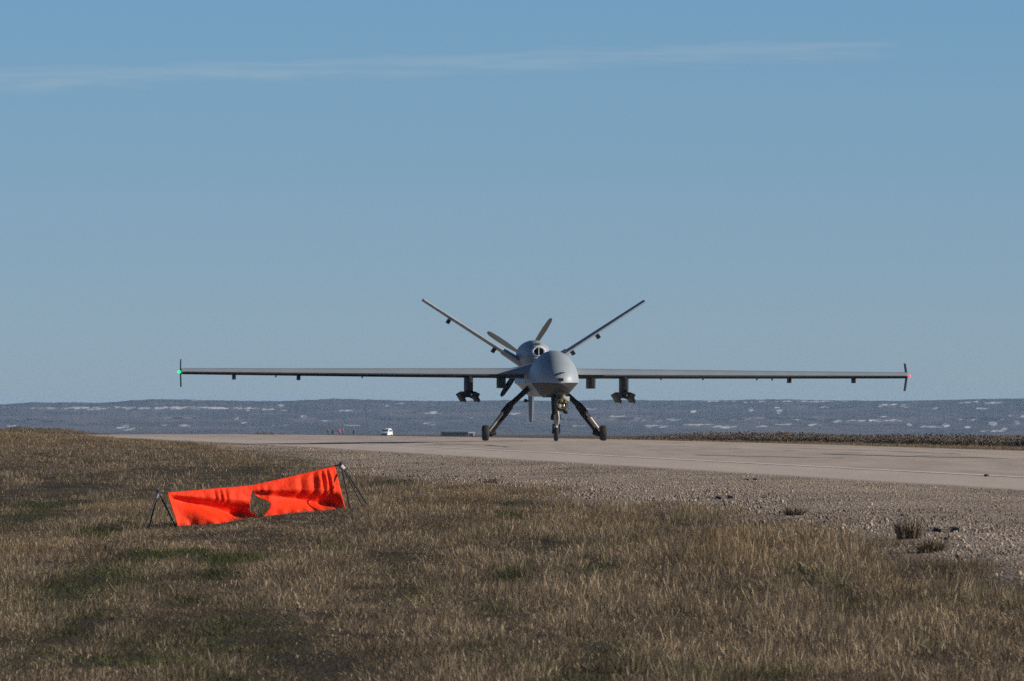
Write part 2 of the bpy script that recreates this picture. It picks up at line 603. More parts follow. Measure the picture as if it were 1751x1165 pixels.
# painted markings
mw = bpy.data.materials.new('worn_white_paint')
mw.use_nodes = True
N, L = mw.node_tree.nodes, mw.node_tree.links
b = N['Principled BSDF']
b.inputs['Roughness'].default_value = 0.7
geo = N.new('ShaderNodeNewGeometry')
mp = N.new('ShaderNodeMapping')
mp.inputs['Scale'].default_value = (1, 0.12, 1)
L.new(geo.outputs['Position'], mp.inputs[0])
L.new(ramp(N, L, noise_n(N, L, mp.outputs[0], 5, 6), [(0.3, (0.54, 0.47, 0.40)), (0.5, (0.72, 0.66, 0.58))]), b.inputs['Base Color'])
ml = np.arange(20, 470, 2.0)
o = strip('edge_line', np.linspace(LINE_N - 0.12, LINE_N + 0.12, 3), ml, 0.005, mw, False)
o.parent = road
o = strip('edge_line', np.linspace(31.0 - 0.06, 31.0 + 0.06, 3), ml, 0.005, mw, False)
o.parent = road
for y0 in np.arange(36.0, 430, 12.2):
    o = strip('lane_dash', np.linspace(CROWN_A - 0.08, CROWN_A + 0.08, 3), np.linspace(y0, y0 + 3.05, 4), 0.005, mw, False)
    o.parent = road
tar = mat('tar_crack_filler', (0.07, 0.06, 0.055), 0.6, noise=0.3, nscale=3)


def tar_line(pts, w):
    pts = np.array(pts, float)
    n = 28
    t = np.linspace(0, len(pts) - 1, n)
    A = np.interp(t, np.arange(len(pts)), pts[:, 0]) + 0.12 * (vnoise(t * 4, t * 0, 3) - 0.5)
    Y = np.interp(t, np.arange(len(pts)), pts[:, 1])
    d = np.stack([np.gradient(A), np.gradient(Y)], 1)
    d /= np.linalg.norm(d, axis=1)[:, None]
    wv = w * (0.4 + 1.0 * vnoise(t * 3, t * 0 + 4, 8))[:, None]
    a2 = np.stack([A, Y], 1)
    l, r = a2 + np.c_[-d[:, 1], d[:, 0]] * wv, a2 - np.c_[-d[:, 1], d[:, 0]] * wv
    P = np.stack([l, r], 1)
    Z = road_z(P[..., 0], P[..., 1]) + 0.004
    V = np.stack([P[..., 0] - RB * P[..., 1], P[..., 1], Z], -1).reshape(-1, 3)
    o = np_mesh('tar_seam', V, grid_quads(n, 2), tar)
    o.parent = road


tar_line([(24.6, 229), (25.0, 214), (26.3, 206)], 0.10)
tar_line([(22.3, 232), (22.8, 222), (23.4, 214)], 0.06)
tar_line([(27.6, 262), (27.9, 246), (27.7, 232)], 0.07)
tar_line([(22.0, 300), (22.4, 288), (22.0, 276)], 0.06)

# ------------------------------------------------------------------ far mesa with late snow
RIDGE = np.array([(-2500, 689), (-900, 686), (-300, 690), (0, 692), (30, 690), (57, 688), (80, 690), (108, 688), (160, 689.5), (210, 686), (257, 683), (320, 683.5), (371, 685), (430, 686), (486, 686),
                  (540, 683.5), (571, 682), (640, 684), (686, 685), (771, 686), (850, 684.5), (950, 685.5), (1020, 684), (1100, 684.5), (1180, 685), (1230, 685), (1323, 683), (1434, 685), (1546, 686), (1620, 684), (1680, 683),
                  (1751, 682), (2050, 684), (2600, 688), (4500, 686)])
SNOW = [(250, 698, 190, 2.6), (215, 731, 15, 5.5), (130, 715, 4.5, 3), (480, 693, 5.5, 3), (423, 700, 5, 3), (458, 700, 12, 1.8), (487, 702, 6, 1.4), (520, 712, 6, 3.2), (480, 727, 12, 2), (416, 723, 6, 2), (590, 702, 14, 1.7),
        (663, 694, 3, 2.6), (740, 706.5, 15, 2.4), (735, 725, 11, 2.4), (685, 690, 8, 1), (885, 708, 18, 2.2), (280, 726, 6, 2), (315, 728, 10, 2), (405, 716, 4, 2.4), (20, 728, 9, 2), (10, 696, 6, 2), (335, 684.6, 22, 1.2),
        (1186, 703, 5, 3), (1284, 701, 4, 4), (1329, 698, 4, 3), (1333, 704, 4.5, 5), (1408, 697, 9, 1.4), (1505, 697, 4, 3.6), (1511, 713, 7, 2), (1117, 719, 20, 2), (1152, 717, 12, 2), (1196, 719, 9, 2), (1193, 726, 24, 1.8),
        (1118, 729, 22, 2.8), (1237, 730, 22, 2.6), (1295, 729, 17, 2.2), (1345, 726, 18, 1.6), (1397, 728, 13, 3.2), (1440, 721, 16, 3), (1460, 720, 20, 1.5), (1513, 719, 34, 2.2), (1555, 727, 4, 3), (1618, 727, 6, 4), (1676, 716.5, 38, 2.6),
        (1698, 725, 7, 5), (1742, 712, 22, 2.2), (1739, 723, 6, 3), (1530, 692, 22, 2), (1548, 694, 8, 3), (1680, 688.5, 42, 2.2), (1360, 686.7, 80, 1.1), (1680, 699, 9, 2.2), (1601, 699, 7, 3.2), (1590, 730, 20, 1.6), (1654, 731, 6, 2),
        (1716, 733, 6, 2), (1370, 717, 10, 1.2), (1280, 688, 8, 1.2), (1700, 737, 22, 1.4), (1230, 686.4, 30, 0.9), (1010, 700, 8, 2), (1055, 712, 14, 1.5), (990, 728, 12, 1.3), (800, 714, 8, 1.2), (600, 728, 14, 1.0), (560, 720, 16, 0.9)]
hx = np.r_[np.linspace(-2400, 0, 340)[:-1], np.arange(0, 1752, 1.15), np.linspace(1752, 4200, 340)]
nv = 74
vv = np.linspace(0, 1, nv)
HB = 748.0
SXX, VV = np.meshgrid(hx, vv)
ridge = np.interp(hx, RIDGE[:, 0], RIDGE[:, 1]) + 0.9 * (fnoise(hx / 9.0, hx * 0, 61) - 0.5) * 2
YP = HB + (ridge[None, :] - HB) * VV
# distance grows up-slope: gentle apron, benches, then the steep rim
prof = np.interp(vv, [0, 0.25, 0.45, 0.52, 0.75, 0.82, 1.0], [8000, 9000, 9900, 9990, 10900, 11000, 11180])
DD = prof[:, None] + 130 * (fnoise(SXX / 60.0, VV * 9, 62) - 0.5) * np.sin(np.pi * VV) * 2 + 30 * (fnoise(SXX / 14.0, VV * 22, 63, 2) - 0.5) * np.sin(np.pi * VV)
snow = np.zeros_like(YP)
for (sx, sy, rx, ry_) in SNOW:
    wob = 2.2 * (fnoise(SXX / 22.0, SXX * 0 + sy, 66) - 0.5)
    dxy = ((SXX - sx) / (rx * 1.15)) ** 2 + ((YP - sy - wob) / (ry_ * 0.95)) ** 2
    snow = np.maximum(snow, np.clip(1.5 - dxy, 0, 1))
ragged = fnoise(SXX / 8.0 + 0.5 * YP, YP / 1.7, 64, 3)
snow = sstep(0.42, 0.95, snow * (-0.65 + 2.7 * ragged))
rnd = np.random.default_rng(5).random(snow.shape)
band = sstep(0.42, 0.66, fnoise(SXX / 130.0 + 0.06 * YP, YP / 6.0, 65)) * np.clip((YP - 690) / 14.0, 0.15, 1)
band = np.maximum(band, 0.8 * sstep(.5, .75, fnoise(SXX / 26.0 - 0.25 * YP, YP / 10.0, 67)) * sstep(686, 692, YP))
rimd = sstep(0.45, 0.7, fnoise(SXX / 40.0 + 0.3 * YP, YP / 9.0, 68)) * (1 - sstep(695, 712, YP))
band = band - 0.9 * rimd
HXp = (SXX - CX) / F * DD
HZp = CAMZ - (YP - HORY) / F * DD
mh = bpy.data.materials.new('mesa_slope')
mh.use_nodes = True
N, L = mh.node_tree.nodes, mh.node_tree.links
b = N['Principled BSDF']
b.inputs['Roughness'].default_value = 0.95
b.inputs['Specular IOR Level'].default_value = 0.05
geo = N.new('ShaderNodeNewGeometry')
sn = nd(N, 'ShaderNodeAttribute', attribute_name='snow').outputs['Fac']
bd = nd(N, 'ShaderNodeAttribute', attribute_name='bench').outputs['Fac']
rock = ramp(N, L, noise_n(N, L, geo.outputs['Position'], 0.03, 7, 0.7), [(0.3, (0.018, 0.020, 0.024)), (0.5, (0.040, 0.038, 0.038)), (0.75, (0.085, 0.074, 0.068))])
rock = mixc(N, L, mth(N, L, 'MULTIPLY', bd, 0.75, clamp=True), rock, (0.125, 0.10, 0.095))
rock = mixc(N, L, mth(N, L, 'MULTIPLY', bd, -0.9, clamp=True), rock, (0.018, 0.02, 0.022))
L.new(mixc(N, L, sn, rock, (0.62, 0.61, 0.61)), b.inputs['Base Color'])
# back side of the mesa top
V = np.stack([HXp, DD, HZp], -1)
back = V[-1:].copy()
back[..., 1] += 1500
back[..., 2] -= 1.5
V = np.concatenate([V, back], 0).reshape(-1, 3)
z0 = np.zeros((1, len(hx)))
hills = np_mesh('hills', V, grid_quads(nv + 1, len(hx)), mh, {'snow': np.concatenate([snow, z0]).ravel(), 'bench': np.concatenate([band, z0]).ravel()})
tag(hills, kind='structure')

# ------------------------------------------------------------------ haze
HZT = max(CAMZ, float(HZp.max())) + 0.8
hb = MB()
hb.box((0, 7050, (HZT - 46) / 2), (6600, 15500, HZT + 46))
mhz = bpy.data.materials.new('haze_air')
mhz.use_nodes = True
N, L = mhz.node_tree.nodes, mhz.node_tree.links
N.remove(N['Principled BSDF'])
pv = N.new('ShaderNodeVolumePrincipled')
pv.inputs['Color'].default_value = (0.52, 0.73, 1.0, 1)
pv.inputs['Density'].default_value = 4.2e-5
pv.inputs['Anisotropy'].default_value = 0.1
L.new(pv.outputs[0], N['Material Output'].inputs['Volume'])
haze = hb.build('haze', mhz, smooth=0)
tag(haze, kind='stuff')
print('ground min', ZZ.min(), 'haze top', HZT, 'hill max', HZp.max())


# ------------------------------------------------------------------ the drone
DR = pt(931.5, 752, 312.3)
drone = empty('drone', (DR.x, DR.y, -0.015), (0, 0, R(5.1)))
tag(drone, 'large grey unmanned aircraft with long straight wings and V tail standing nose-on on the road', 'drone')
roll = 0.0
ROLL = R(0.32)      # right wing a little lower


def fus_ring(y, w, zt, zb, zc=1.575, wb=0.56, n=41):
    up = [(w * math.cos(math.pi * k / (n - 1)), y, zc + (zt - zc) * math.sin(math.pi * k / (n - 1)) ** 0.92) for k in range(n)]
    low = [(-w * wb * 1.0, y, zb + 0.02), (-w * wb * 0.8, y, zb), (w * wb * 0.8, y, zb), (w * wb * 1.0, y, zb + 0.02)]
    return up + low


NOSE = [(-4.62, .03, 1.62, 1.55), (-4.60, .13, 1.70, 1.53), (-4.53, .26, 1.82, 1.49), (-4.42, .37, 1.94, 1.45), (-4.25, .465, 2.07, 1.40), (-4.0, .54, 2.20, 1.34), (-3.65, .59, 2.32, 1.28), (-3.2, .618, 2.41, 1.235), (-2.7, .625, 2.45, 1.21)]
AFT = [(-2.1, .615, 2.44, 1.20), (-1.4, .59, 2.36, 1.20), (-.7, .56, 2.25, 1.20), (0.2, .53, 2.15, 1.20), (1.3, .50, 2.08, 1.20), (2.6, .48, 2.05, 1.24), (3.8, .46, 2.08, 1.35), (4.8, .40, 2.12, 1.52), (5.35, .33, 2.12, 1.70)]
ZC = 1.575


def refine(secs, k=4):
    """extra sections between the given ones, on a smooth curve"""
    P = np.array(secs)
    out = []
    for i in range(len(P) - 1):
        p0, p1, p2, p3 = P[max(i - 1, 0)], P[i], P[i + 1], P[min(i + 2, len(P) - 1)]
        h = p2[0] - p1[0]
        m1 = (p2 - p0) / (p2[0] - p0[0]) * h
        m2 = (p3 - p1) / (p3[0] - p1[0]) * h
        for t in np.arange(k) / k:
            q = (2 * t ** 3 - 3 * t ** 2 + 1) * p1 + (t ** 3 - 2 * t ** 2 + t) * m1 + (-2 * t ** 3 + 3 * t ** 2) * p2 + (t ** 3 - t ** 2) * m2
            out.append(tuple(float(v) for v in q))
    return out + [tuple(P[-1])]


_all = refine(NOSE + AFT)
NOSE, AFT = [q for q in _all if q[0] <= -2.69], [q for q in _all if q[0] > -2.69]
f = MB()
rings = []
for k, (y, w, zt, zb) in enumerate(NOSE + AFT):
    ring = fus_ring(y, w, zt, zb)
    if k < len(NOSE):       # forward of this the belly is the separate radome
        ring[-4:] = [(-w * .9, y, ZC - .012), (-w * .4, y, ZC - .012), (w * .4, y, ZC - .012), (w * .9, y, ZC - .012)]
    rings.append(ring)
f.loft(rings)
fus = f.build('fuselage', M['paint'], drone, smooth=28)
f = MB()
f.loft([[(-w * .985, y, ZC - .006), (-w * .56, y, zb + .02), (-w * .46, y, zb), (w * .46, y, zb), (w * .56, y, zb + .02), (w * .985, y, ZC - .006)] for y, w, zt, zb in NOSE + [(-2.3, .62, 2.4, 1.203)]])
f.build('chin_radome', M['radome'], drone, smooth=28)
# nose camera window, air-data probes, panel seams
q = MB()
q.box((0.015, -4.60, 1.66), (0.13, 0.10, 0.075))
q.build('camera_window', M['black'], fus)
q = MB()
q.tube([(0.02, -4.50, 1.84), (0.02, -4.74, 1.83)], [0.022, 0.012], 8)
q.tube([(0.09, -4.50, 1.85), (0.10, -4.70, 1.84)], [0.016, 0.010], 8)
q.tube([(-0.06, -4.50, 1.83), (-0.16, -4.64, 1.76)], [0.014, 0.008], 8)
q.build('air_probe', M['black'], fus)
for yy, hw, zz in ((-3.3, .30, 2.345), (-1.5, .22, 2.39)):
    q = MB()
    q.box((0, yy, zz), (0.03, 0.25, 0.16), taper=0.6)
    q.build('blade_antenna', M['paint_dark'], fus) if yy > -2 else None
# belly camera bay fairing
q = MB()
q.box((0, -2.6, 1.205), (0.5, 1.3, 0.06))
q.build('belly_door', M['paint_dark'], fus)

# engine cowling with scoop intake
def oval(y, rx, rz, zc, n=24, p=1.0, xo=0.0):
    return [(xo + rx * math.copysign(abs(math.cos(2 * math.pi * k / n)) ** p, math.cos(2 * math.pi * k / n)), y, zc + rz * math.copysign(abs(math.sin(2 * math.pi * k / n)) ** p, math.sin(2 * math.pi * k / n))) for k in range(n)]


e = MB()
e.loft([oval(1.86, .05, .03, 2.40), oval(1.88, .17, .12, 2.40), oval(1.98, .26, .22, 2.38), oval(2.2, .345, .32, 2.36), oval(2.55, .405, .395, 2.345), oval(3.0, .432, .432, 2.335), oval(3.6, .435, .44, 2.33), oval(4.4, .41, .42, 2.32), oval(5.1, .33, .34, 2.31), oval(5.5, .24, .25, 2.30)])
cowl = e.build('engine_cowling', M['paint'], drone)
q = MB()
q.torus((0.0, 1.82, 2.455), (0, 1, 0.12), 0.120, 0.030, 1.34)
q.build('intake_lip', M['lip'], cowl)
q = MB()
q.lathe((0, 0, 0), (0, 1, 0), [(0, 0.0), (0, 0.108), (0.03, 0.108), (0.03, 0)], 28)
q.v = [(x * 1.34, 1.80 + y, 2.455 + z) for x, y, z in q.v]
q.build('intake_throat', M['hole'], cowl)
q = MB()
q.box((0.0, 1.785, 2.455), (0.020, 0.03, 0.215))
q.build('intake_splitter', M['lip'], cowl)
q = MB()
q.loft([oval(1.60, .10, .012, 2.268, 12), oval(1.80, .17, .022, 2.272, 12), oval(2.05, .20, .03, 2.268, 12), oval(2.3, .2, .02, 2.25, 12)])
q.build('intake_ramp', M['lip'], cowl)  # pale colour stands in for sunlight on the fairing top
q = MB()     # small triangular vent above the intake
q.add([(-.075, 2.10, 2.672), (.075, 2.10, 2.672), (0, 2.06, 2.60), (-.075, 2.20, 2.668), (.075, 2.20, 2.668), (0, 2.20, 2.58)], [(0, 2, 1), (3, 4, 5), (0, 1, 4, 3), (1, 2, 5, 4), (2, 0, 3, 5)])
q.build('top_vent', M['hole'], cowl, smooth=0)


# wings
def foil(x, c, yle, z, up, lo, n=11):
    pts = []
    for k in range(n):          # lower surface from trailing edge to nose
        t = 1 - k / (n - 1)
        s = t ** 1.6
        pts.append((x, yle + c * s, z - lo * c * 3.2 * (math.sqrt(max(s, 0)) - s) * (1.35 - 0.5 * s)))
    for k in range(1, n):
        t = k / (n - 1)
        s = t ** 1.6
        pts.append((x, yle + c * s, z + up * c * 3.05 * (math.sqrt(s) - s) * (1.0 + 0.75 * s) + 0.0))
    return pts


def zwing(x):
    return 1.785 - math.tan(ROLL) * x + (0.00025 * x * x)


def chord(x):
    ax = abs(x)
    return 1.52 - 0.062 * ax if ax > 0.9 else 1.464 + (0.9 - ax) * 0.5


TIPX = 10.0
for sd in (-1, 1):
    w = MB()
    xsn = [0.25, 0.5, 0.75, 0.95, 1.6, 3.0, 5.0, 7.0, 8.6, TIPX]
    rings = []
    for x in xsn:
        ax = x
        c = chord(ax)
        up = 0.143 if ax > 0.95 else 0.143 + (0.95 - ax) * 0.12
        rings.append(foil(sd * ax, c, -0.40 * c, zwing(sd * ax), up, 0.058))
    w.loft(rings)
    wing = w.build('wing', M['paint'], drone, smooth=40)
    # black strip over the leading edge, from the nose of the section back along the underside
    bt = MB()
    rings = []
    for x in [0.62, 1.6, 3.0, 5.0, 7.0, 8.6, TIPX - 0.04]:
        c = chord(x)
        fo = foil(sd * x, c, -0.40 * c, zwing(sd * x), 0.143, 0.058)
        pl = fo[4:11]
        out = [Vector((p[0], p[1] - 0.006, p[2] - 0.004)) for p in pl]
        out[-1] = Vector((pl[-1][0], pl[-1][1] - 0.008, pl[-1][2] + 0.020))
        rings.append(out + [Vector((p[0], p[1] + 0.02, p[2] + 0.012)) for p in reversed(pl)])
    bt.loft(rings)
    bt.build('leading_edge_strip', M['le_strip'], wing, smooth=40)
    # top fence block
    q = MB()
    xb = sd * 1.58
    q.box((xb - .03, -0.40, zwing(xb) + 0.075), (0.10, 0.16, 0.075))
    q.build('top_block', M['black'], wing)
    # tip blade and lamp
    q = MB()
    zt = zwing(sd * TIPX)
    tl = 0.055 if sd > 0 else -0.022
    rr = []
    for hz, cc in ((-0.40, 0.26), (-0.2, 0.34), (0, 0.40), (0.18, 0.32), (0.36, 0.22)):
        xo = sd * (TIPX + 0.01) + (tl * hz / 0.4) * (-1 if sd > 0 else 1) * (1 if hz > 0 else -1) * (1 if sd > 0 else -1) * (1 if sd > 0 else 0.6)
        th = 0.022 if sd < 0 else 0.036
        rr.append([(xo - th, 0.05, zt + 0.0 + hz), (xo, -0.5 * cc, zt + hz), (xo + th, 0.05, zt + hz), (xo, 0.5 * cc + 0.1, zt + hz)])
    q.loft(rr)
    q.build('wingtip_blade', M['paint_dark'], wing, smooth=0)
    q = MB()
    q.lathe((sd * (TIPX + 0.02), -0.12, zt + 0.01), (sd, 0, 0), [(0, 0.03), (0.03, 0.036), (0.06, 0.03), (0.08, 0.01)], 12)
    q.build('navigation_light', M['green_light'] if sd < 0 else M['red_light'], wing)
    # hinge and small outboard hard points
    for px in ((-8.55, -6.78) if sd < 0 else (6.74, 8.52)):
        q = MB()
        z1 = zwing(px) - 0.03
        q.loft([[(px - .04, -.30, z), (px, -.38, z), (px + .04, -.30, z), (px + .04, .12, z), (px - .04, .12, z)] for z in (z1 + 0.02, z1 - 0.155)])
        q.build('hinge_fairing', M['black'], wing, smooth=0)
    for px in ((-5.03, -7.4) if sd < 0 else (4.36, 5.85, 6.27, 3.2)):
        q = MB()
        q.box((px, -0.05, zwing(px) - 0.085), (0.03, 0.12, 0.06))
        q.build('static_stub', M['black'], wing)

# inboard pylons, the outer pair with empty twin launch racks
pyl_m = M['pylon']
for px, kind in ((-2.10, 1), (-1.20, 0), (1.27, 0), (2.18, 1)):
    z1 = zwing(px)
    zb = z1 - (0.44 if kind else 0.36)
    q = MB()
    hw = 0.09
    q.loft([[(px - hw, -.42 + k, z), (px - hw * .35, -.62 + k, z), (px + hw * .35, -.62 + k, z), (px + hw, -.42 + k, z), (px + hw, .45, z), (px, .70, z), (px - hw, .45, z)] for z, k in ((z1 - .0, 0.12), (z1 - .1, 0.0), (zb + .05, 0.0), (zb, 0.06))])
    py = q.build('pylon', pyl_m, drone, smooth=30)
    if kind:
        q = MB()
        q.box((px, -.05, zb - .06), (0.28, 1.0, 0.12), taper=0.7)
        q.box((px, -.05, zb - .14), (0.38, 0.9, 0.08))
        q.box((px + .03, -.56, zb - .10), (0.16, 0.06, 0.12))
        q.build('launch_rack', M['black'], py, smooth=0)
        for s2 in (-1, 1):
            rx = px + s2 * 0.165
            q = MB()
            q.box((rx - 0.01 + (0.0 if s2 > 0 else -.02), -.05, zb - .125), (0.15, 1.35, 0.17), rot=(0, -0.55 if s2 < 0 else 0.45, 0))
            q.box((rx + 0.02 + .03 * s2, -.05, zb - .235), (0.07, 1.3, 0.11), rot=(0, -0.5, 0))
            q.box((rx + 0.06 + .02 * s2, -.35, zb - .285), (0.035, 0.12, 0.07), rot=(0, -0.5, 0))
            q.build('launch_rail', M['black'], py, smooth=0)
        q = MB()
        q.lathe((px + 0.035, -.60, zb - .10), (0, -1, 0), [(0, .03), (.02, .03), (.035, .012)], 10)
        q.build('rack_connector', M['clamp'], py)

# V tail
for sd in (-1, 1):
    t = MB()
    rings = []
    root, tip = Vector((sd * 0.34 + .06, 3.5, 2.10)), Vector((sd * 3.09 + .07, 4.1, 3.875 - sd * 0.018))
    d = (tip - root)
    dr = Vector((d.x, 0, d.z)).normalized()
    nrm = Vector((-dr.z * sd, 0, abs(dr.x)))
    nrm = Vector((-math.sin(math.atan2(d.z, abs(d.x))) * sd, 0, math.cos(math.atan2(d.z, abs(d.x)))))
    for k in (0, .25, .5, .75, 1):
        p = root.lerp(tip, k)
        c = 1.25 - 0.55 * k
        th = 0.066 - 0.02 * k
        ring = []
        for s in (0, .02, .08, .25, .5, .8, 1.0):
            ring.append(p + Vector((0, (s - .35) * c, 0)) + nrm * th * math.sin(math.pi * s ** 0.72))
        for s in (.8, .5, .25, .08, .02):
            ring.append(p + Vector((0, (s - .35) * c, 0)) - nrm * th * math.sin(math.pi * s ** 0.72))
        rings.append(ring)
    t.loft(rings)
    tail = t.build('tail_fin', M['paint'], drone, smooth=45)
    # root cuff
    q = MB()
    rr = []
    for k, g in ((-0.02, 1.0), (0.20, .82)):
        p = root.lerp(tip, k)
        c = 1.25 * g
        rr.append([p + Vector((0, (s - .36) * c * 1.02, 0)) + nrm * 0.115 * g * u for s, u in ((0, 0), (.1, .7), (.4, 1), (.9, .5), (1, 0), (.9, -.5), (.4, -1), (.1, -.7))])
    q.loft(rr)
    q.build('root_cuff', M['paint'], tail, smooth=50)
    for k in ((0.72, 0.27) if sd < 0 else (0.50, 0.24)):
        p = root.lerp(tip, k) - nrm * 0.12
        q = MB()
        q.loft([[p + dr * a + Vector((0, yy, 0)) - nrm * z for a, z in ((-.05 * g, -.06 * g), (.05 * g, -.06 * g), (.05 * g, .065 * g), (-.05 * g, .065 * g))] for yy, g in ((-.12, .8), (0, 1.0), (.3, .9), (.45, .4))])
        q.build('actuator_fairing', M['black'], tail, smooth=0)

# ventral fin
q = MB()
q.loft([[(-.085 * g, 4.2 - c * .1, z), (0, 4.2 - c * .5, z), (.085 * g, 4.2 - c * .1, z), (0, 4.2 + c * .5, z)] for z, g, c in ((1.6, 1.15, 1.0), (1.2, 1.0, .95), (.75, .8, .75), (.52, .6, .55), (.495, .3, .45))])
vf = q.build('ventral_fin', M['paint_dark'], drone, smooth=0)
q = MB()
q.lathe((-.13, 4.35, 1.09), (0, 1, 0), [(-.14, .01), (-.10, .05), (.1, .055), (.2, .02)], 10)
q.tube([(-.13, 4.4, 1.09), (-.02, 4.4, 1.08)], 0.03, 8)
q.build('tail_antenna', M['black'], vf)

# propeller at rest
pr = MB()
pr.lathe((0, 5.5, 2.30), (0, 1, 0), [(0, .23), (.12, .24), (.3, .2), (.45, .11), (.52, .02)], 20)
prop = pr.build('propeller', M['paint_dark'], drone)
bl = MB()
rr = []
for k, (r, c, tw) in enumerate(((.12, .10, 70), (.3, .16, 58), (.6, .20, 46), (.95, .19, 36), (1.22, .14, 31), (1.30, .07, 29))):
    tw = R(90 - tw)
    cy, sy = math.sin(tw), math.cos(tw)
    rr.append([Vector((u * c * cy + 0.02 * w_ * sy, u * c * sy - 0.02 * w_ * cy, r)) for u, w_ in ((-.5, 0), (-.2, .7), (.2, .6), (.5, 0), (.2, -.4), (-.2, -.4))])
bl.loft(rr)
blade0 = bl.build('blade', M['blade'], prop, smooth=50)
for k, ang in enumerate((33, 123, 213, 303)):
    o = blade0 if k == 0 else blade0.copy()
    if k:
        COL.objects.link(o)
        o.parent = prop
    o.location = (0, 5.64, 2.30)
    o.rotation_euler = (0, R(ang), 0)


# landing gear
def wheel_parts(c, rad, wid, parent, name='wheel'):
    q = MB()
    h = wid / 2
    q.lathe(c, (1, 0, 0), [(-h * .75, rad * .55), (-h, rad * .72), (-h * .9, rad * .90), (-h * .55, rad * .985), (0, rad), (h * .55, rad * .985), (h * .9, rad * .90), (h, rad * .72), (h * .75, rad * .55)], 28)
    wo = q.build(name, M['tyre'], parent, smooth=50)
    q = MB()
    q.lathe(c, (1, 0, 0), [(-h * .9, rad * .2), (-h * .72, rad * .50), (-h * .55, rad * .54), (h * .55, rad * .54), (h * .72, rad * .50), (h * .9, rad * .2)], 20)
    q.build('rim', M['rim'], wo)
    return wo


for sd in (-1, 1):
    z_g = -0.012
    top, knee, low = Vector((sd * .36, .10, 1.50)), Vector((sd * .93, .12, .98)), Vector((sd * 1.50, .10, .22))
    q = MB()
    q.tube([top, top.lerp(knee, .5), knee, knee.lerp(low, .18)], [.085, .072, .075, .075], 10, flat=(1, 1.3))
    q.tube([knee.lerp(low, -.12), knee.lerp(low, .05), knee.lerp(low, .32), knee.lerp(low, .38)], [.06, .105, .115, .07], 10)
    leg = q.build('gear_leg', M['leg'], drone)
    q = MB()
    q.tube([knee.lerp(low, .30) + Vector((sd * .035, -.06, .03)), low + Vector((sd * .03, -.06, .04))], [.045, .04], 12)
    q.build('shock_strut', M['steel'], leg)
    q = MB()
    q.tube([knee.lerp(low, .25) + Vector((-sd * .035, .06, -.03)), low + Vector((-sd * .02, .05, -.03))], [.065, .055], 10)
    q.tube([low + Vector((-sd * .17, .02, -.01)), low + Vector((-sd * .03, .0, -.03)), low + Vector((sd * .12, 0, -.01))], [.045, .085, .06], 10)
    q.build('trailing_arm', M['leg'], leg)
    q = MB()
    q.lathe(low + Vector((sd * .02, 0, 0)), (sd, 0, 0), [(0, .05), (.0, .10), (.05, .115), (.07, .05)], 16)
    q.build('brake_drum', M['leg'], leg)
    wheel_parts((sd * 1.625, .10, .213 + z_g), .213, .185, drone)
q = MB()
q.tube([(-.04, -3.35, 1.24), (-.035, -3.40, .88), (-.03, -3.42, .70)], [.10, .095, .085], 12)
q.box((-.075, -3.36, .98), (.05, .16, .5))
ng = q.build('nose_gear_leg', M['leg'], drone)
q = MB()
q.tube([(-.03, -3.42, .82), (-.02, -3.46, .56), (-.01, -3.48, .36)], [.075, .06, .05], 12)
q.tube([(.035, -3.50, .80), (.055, -3.52, .60), (.03, -3.5, .42)], [.03, .035, .03], 8)
q.build('shock_strut', M['steel'], ng)
q = MB()
q.tube([(-.11, -3.44, .72), (-.12, -3.46, .58)], [.035, .045], 8)
q.tube([(.09, -3.44, .70), (.10, -3.46, .58)], [.035, .045], 8)
q.box((-.03, -3.44, .60), (.22, .1, .08))
q.build('steering_collar', M['leg'], ng, smooth=0)
q = MB()
for s2 in (-1, 1):
    q.tube([(s2 * .085 - .005, -3.47, .42), (s2 * .09 - .005, -3.40, .20)], [.03, .03], 8, flat=(.7, 1.4))
q.box((-.005, -3.47, .43), (.21, .09, .06))
q.build('fork', M['leg'], ng, smooth=0)
wheel_parts((-.005, -3.40, .19 - .012), .19, .115, drone, 'wheel')

# sensor turret under the chin
tc_ = Vector((.085, -3.92, .985))
q = MB()
q.lathe(tc_, (0, 0, 1), [(-.19, .01), (-.17, .085), (-.12, .145), (-.05, .183), (.03, .19), (.10, .165), (.16, .13), (.27, .13)], 26)
tur = q.build('sensor_turret', M['ball'], drone)
q = MB()
q.lathe(tc_ + Vector((.0, -.10, .02)), (.05, -1, -.02), [(0, .15), (.06, .165), (.085, .15), (.085, .0)], 22)
q.build('window_bezel', M['leg'], tur)
for (ox, oz, rr_, mm, nm) in ((-.06, -.06, .058, 'pale_glass', 'lens'), (.045, -.055, .04, 'pale_glass', 'lens'), (-.01, .085, .052, 'gold', 'lens'), (.085, .04, .028, 'gold', 'lens')):
    q = MB()
    q.lathe(tc_ + Vector((ox, -.178, oz + .02)), (0, -1, 0), [(0, rr_), (.02, rr_), (.032, rr_ * .6), (.035, 0)], 14)
    q.build(nm, M[mm], tur)
q = MB()
q.torus(tc_ + Vector((.0, -.185, .02)), (0, 1, 0), .135, .012)
q.build('window_ring', M['gold'], tur)
q = MB()
q.box(tc_ + Vector((.14, -.02, .16)), (.16, .16, .12))
q.build('turret_bracket', M['white'], tur, smooth=0)
q = MB()
q.tube([tc_ + Vector((.06, -.06, -.17)), tc_ + Vector((.13, -.08, -.215)), tc_ + Vector((.18, -.08, -.20))], [.05, .055, .03], 10)
q.build('turret_plug', M['black'], tur)

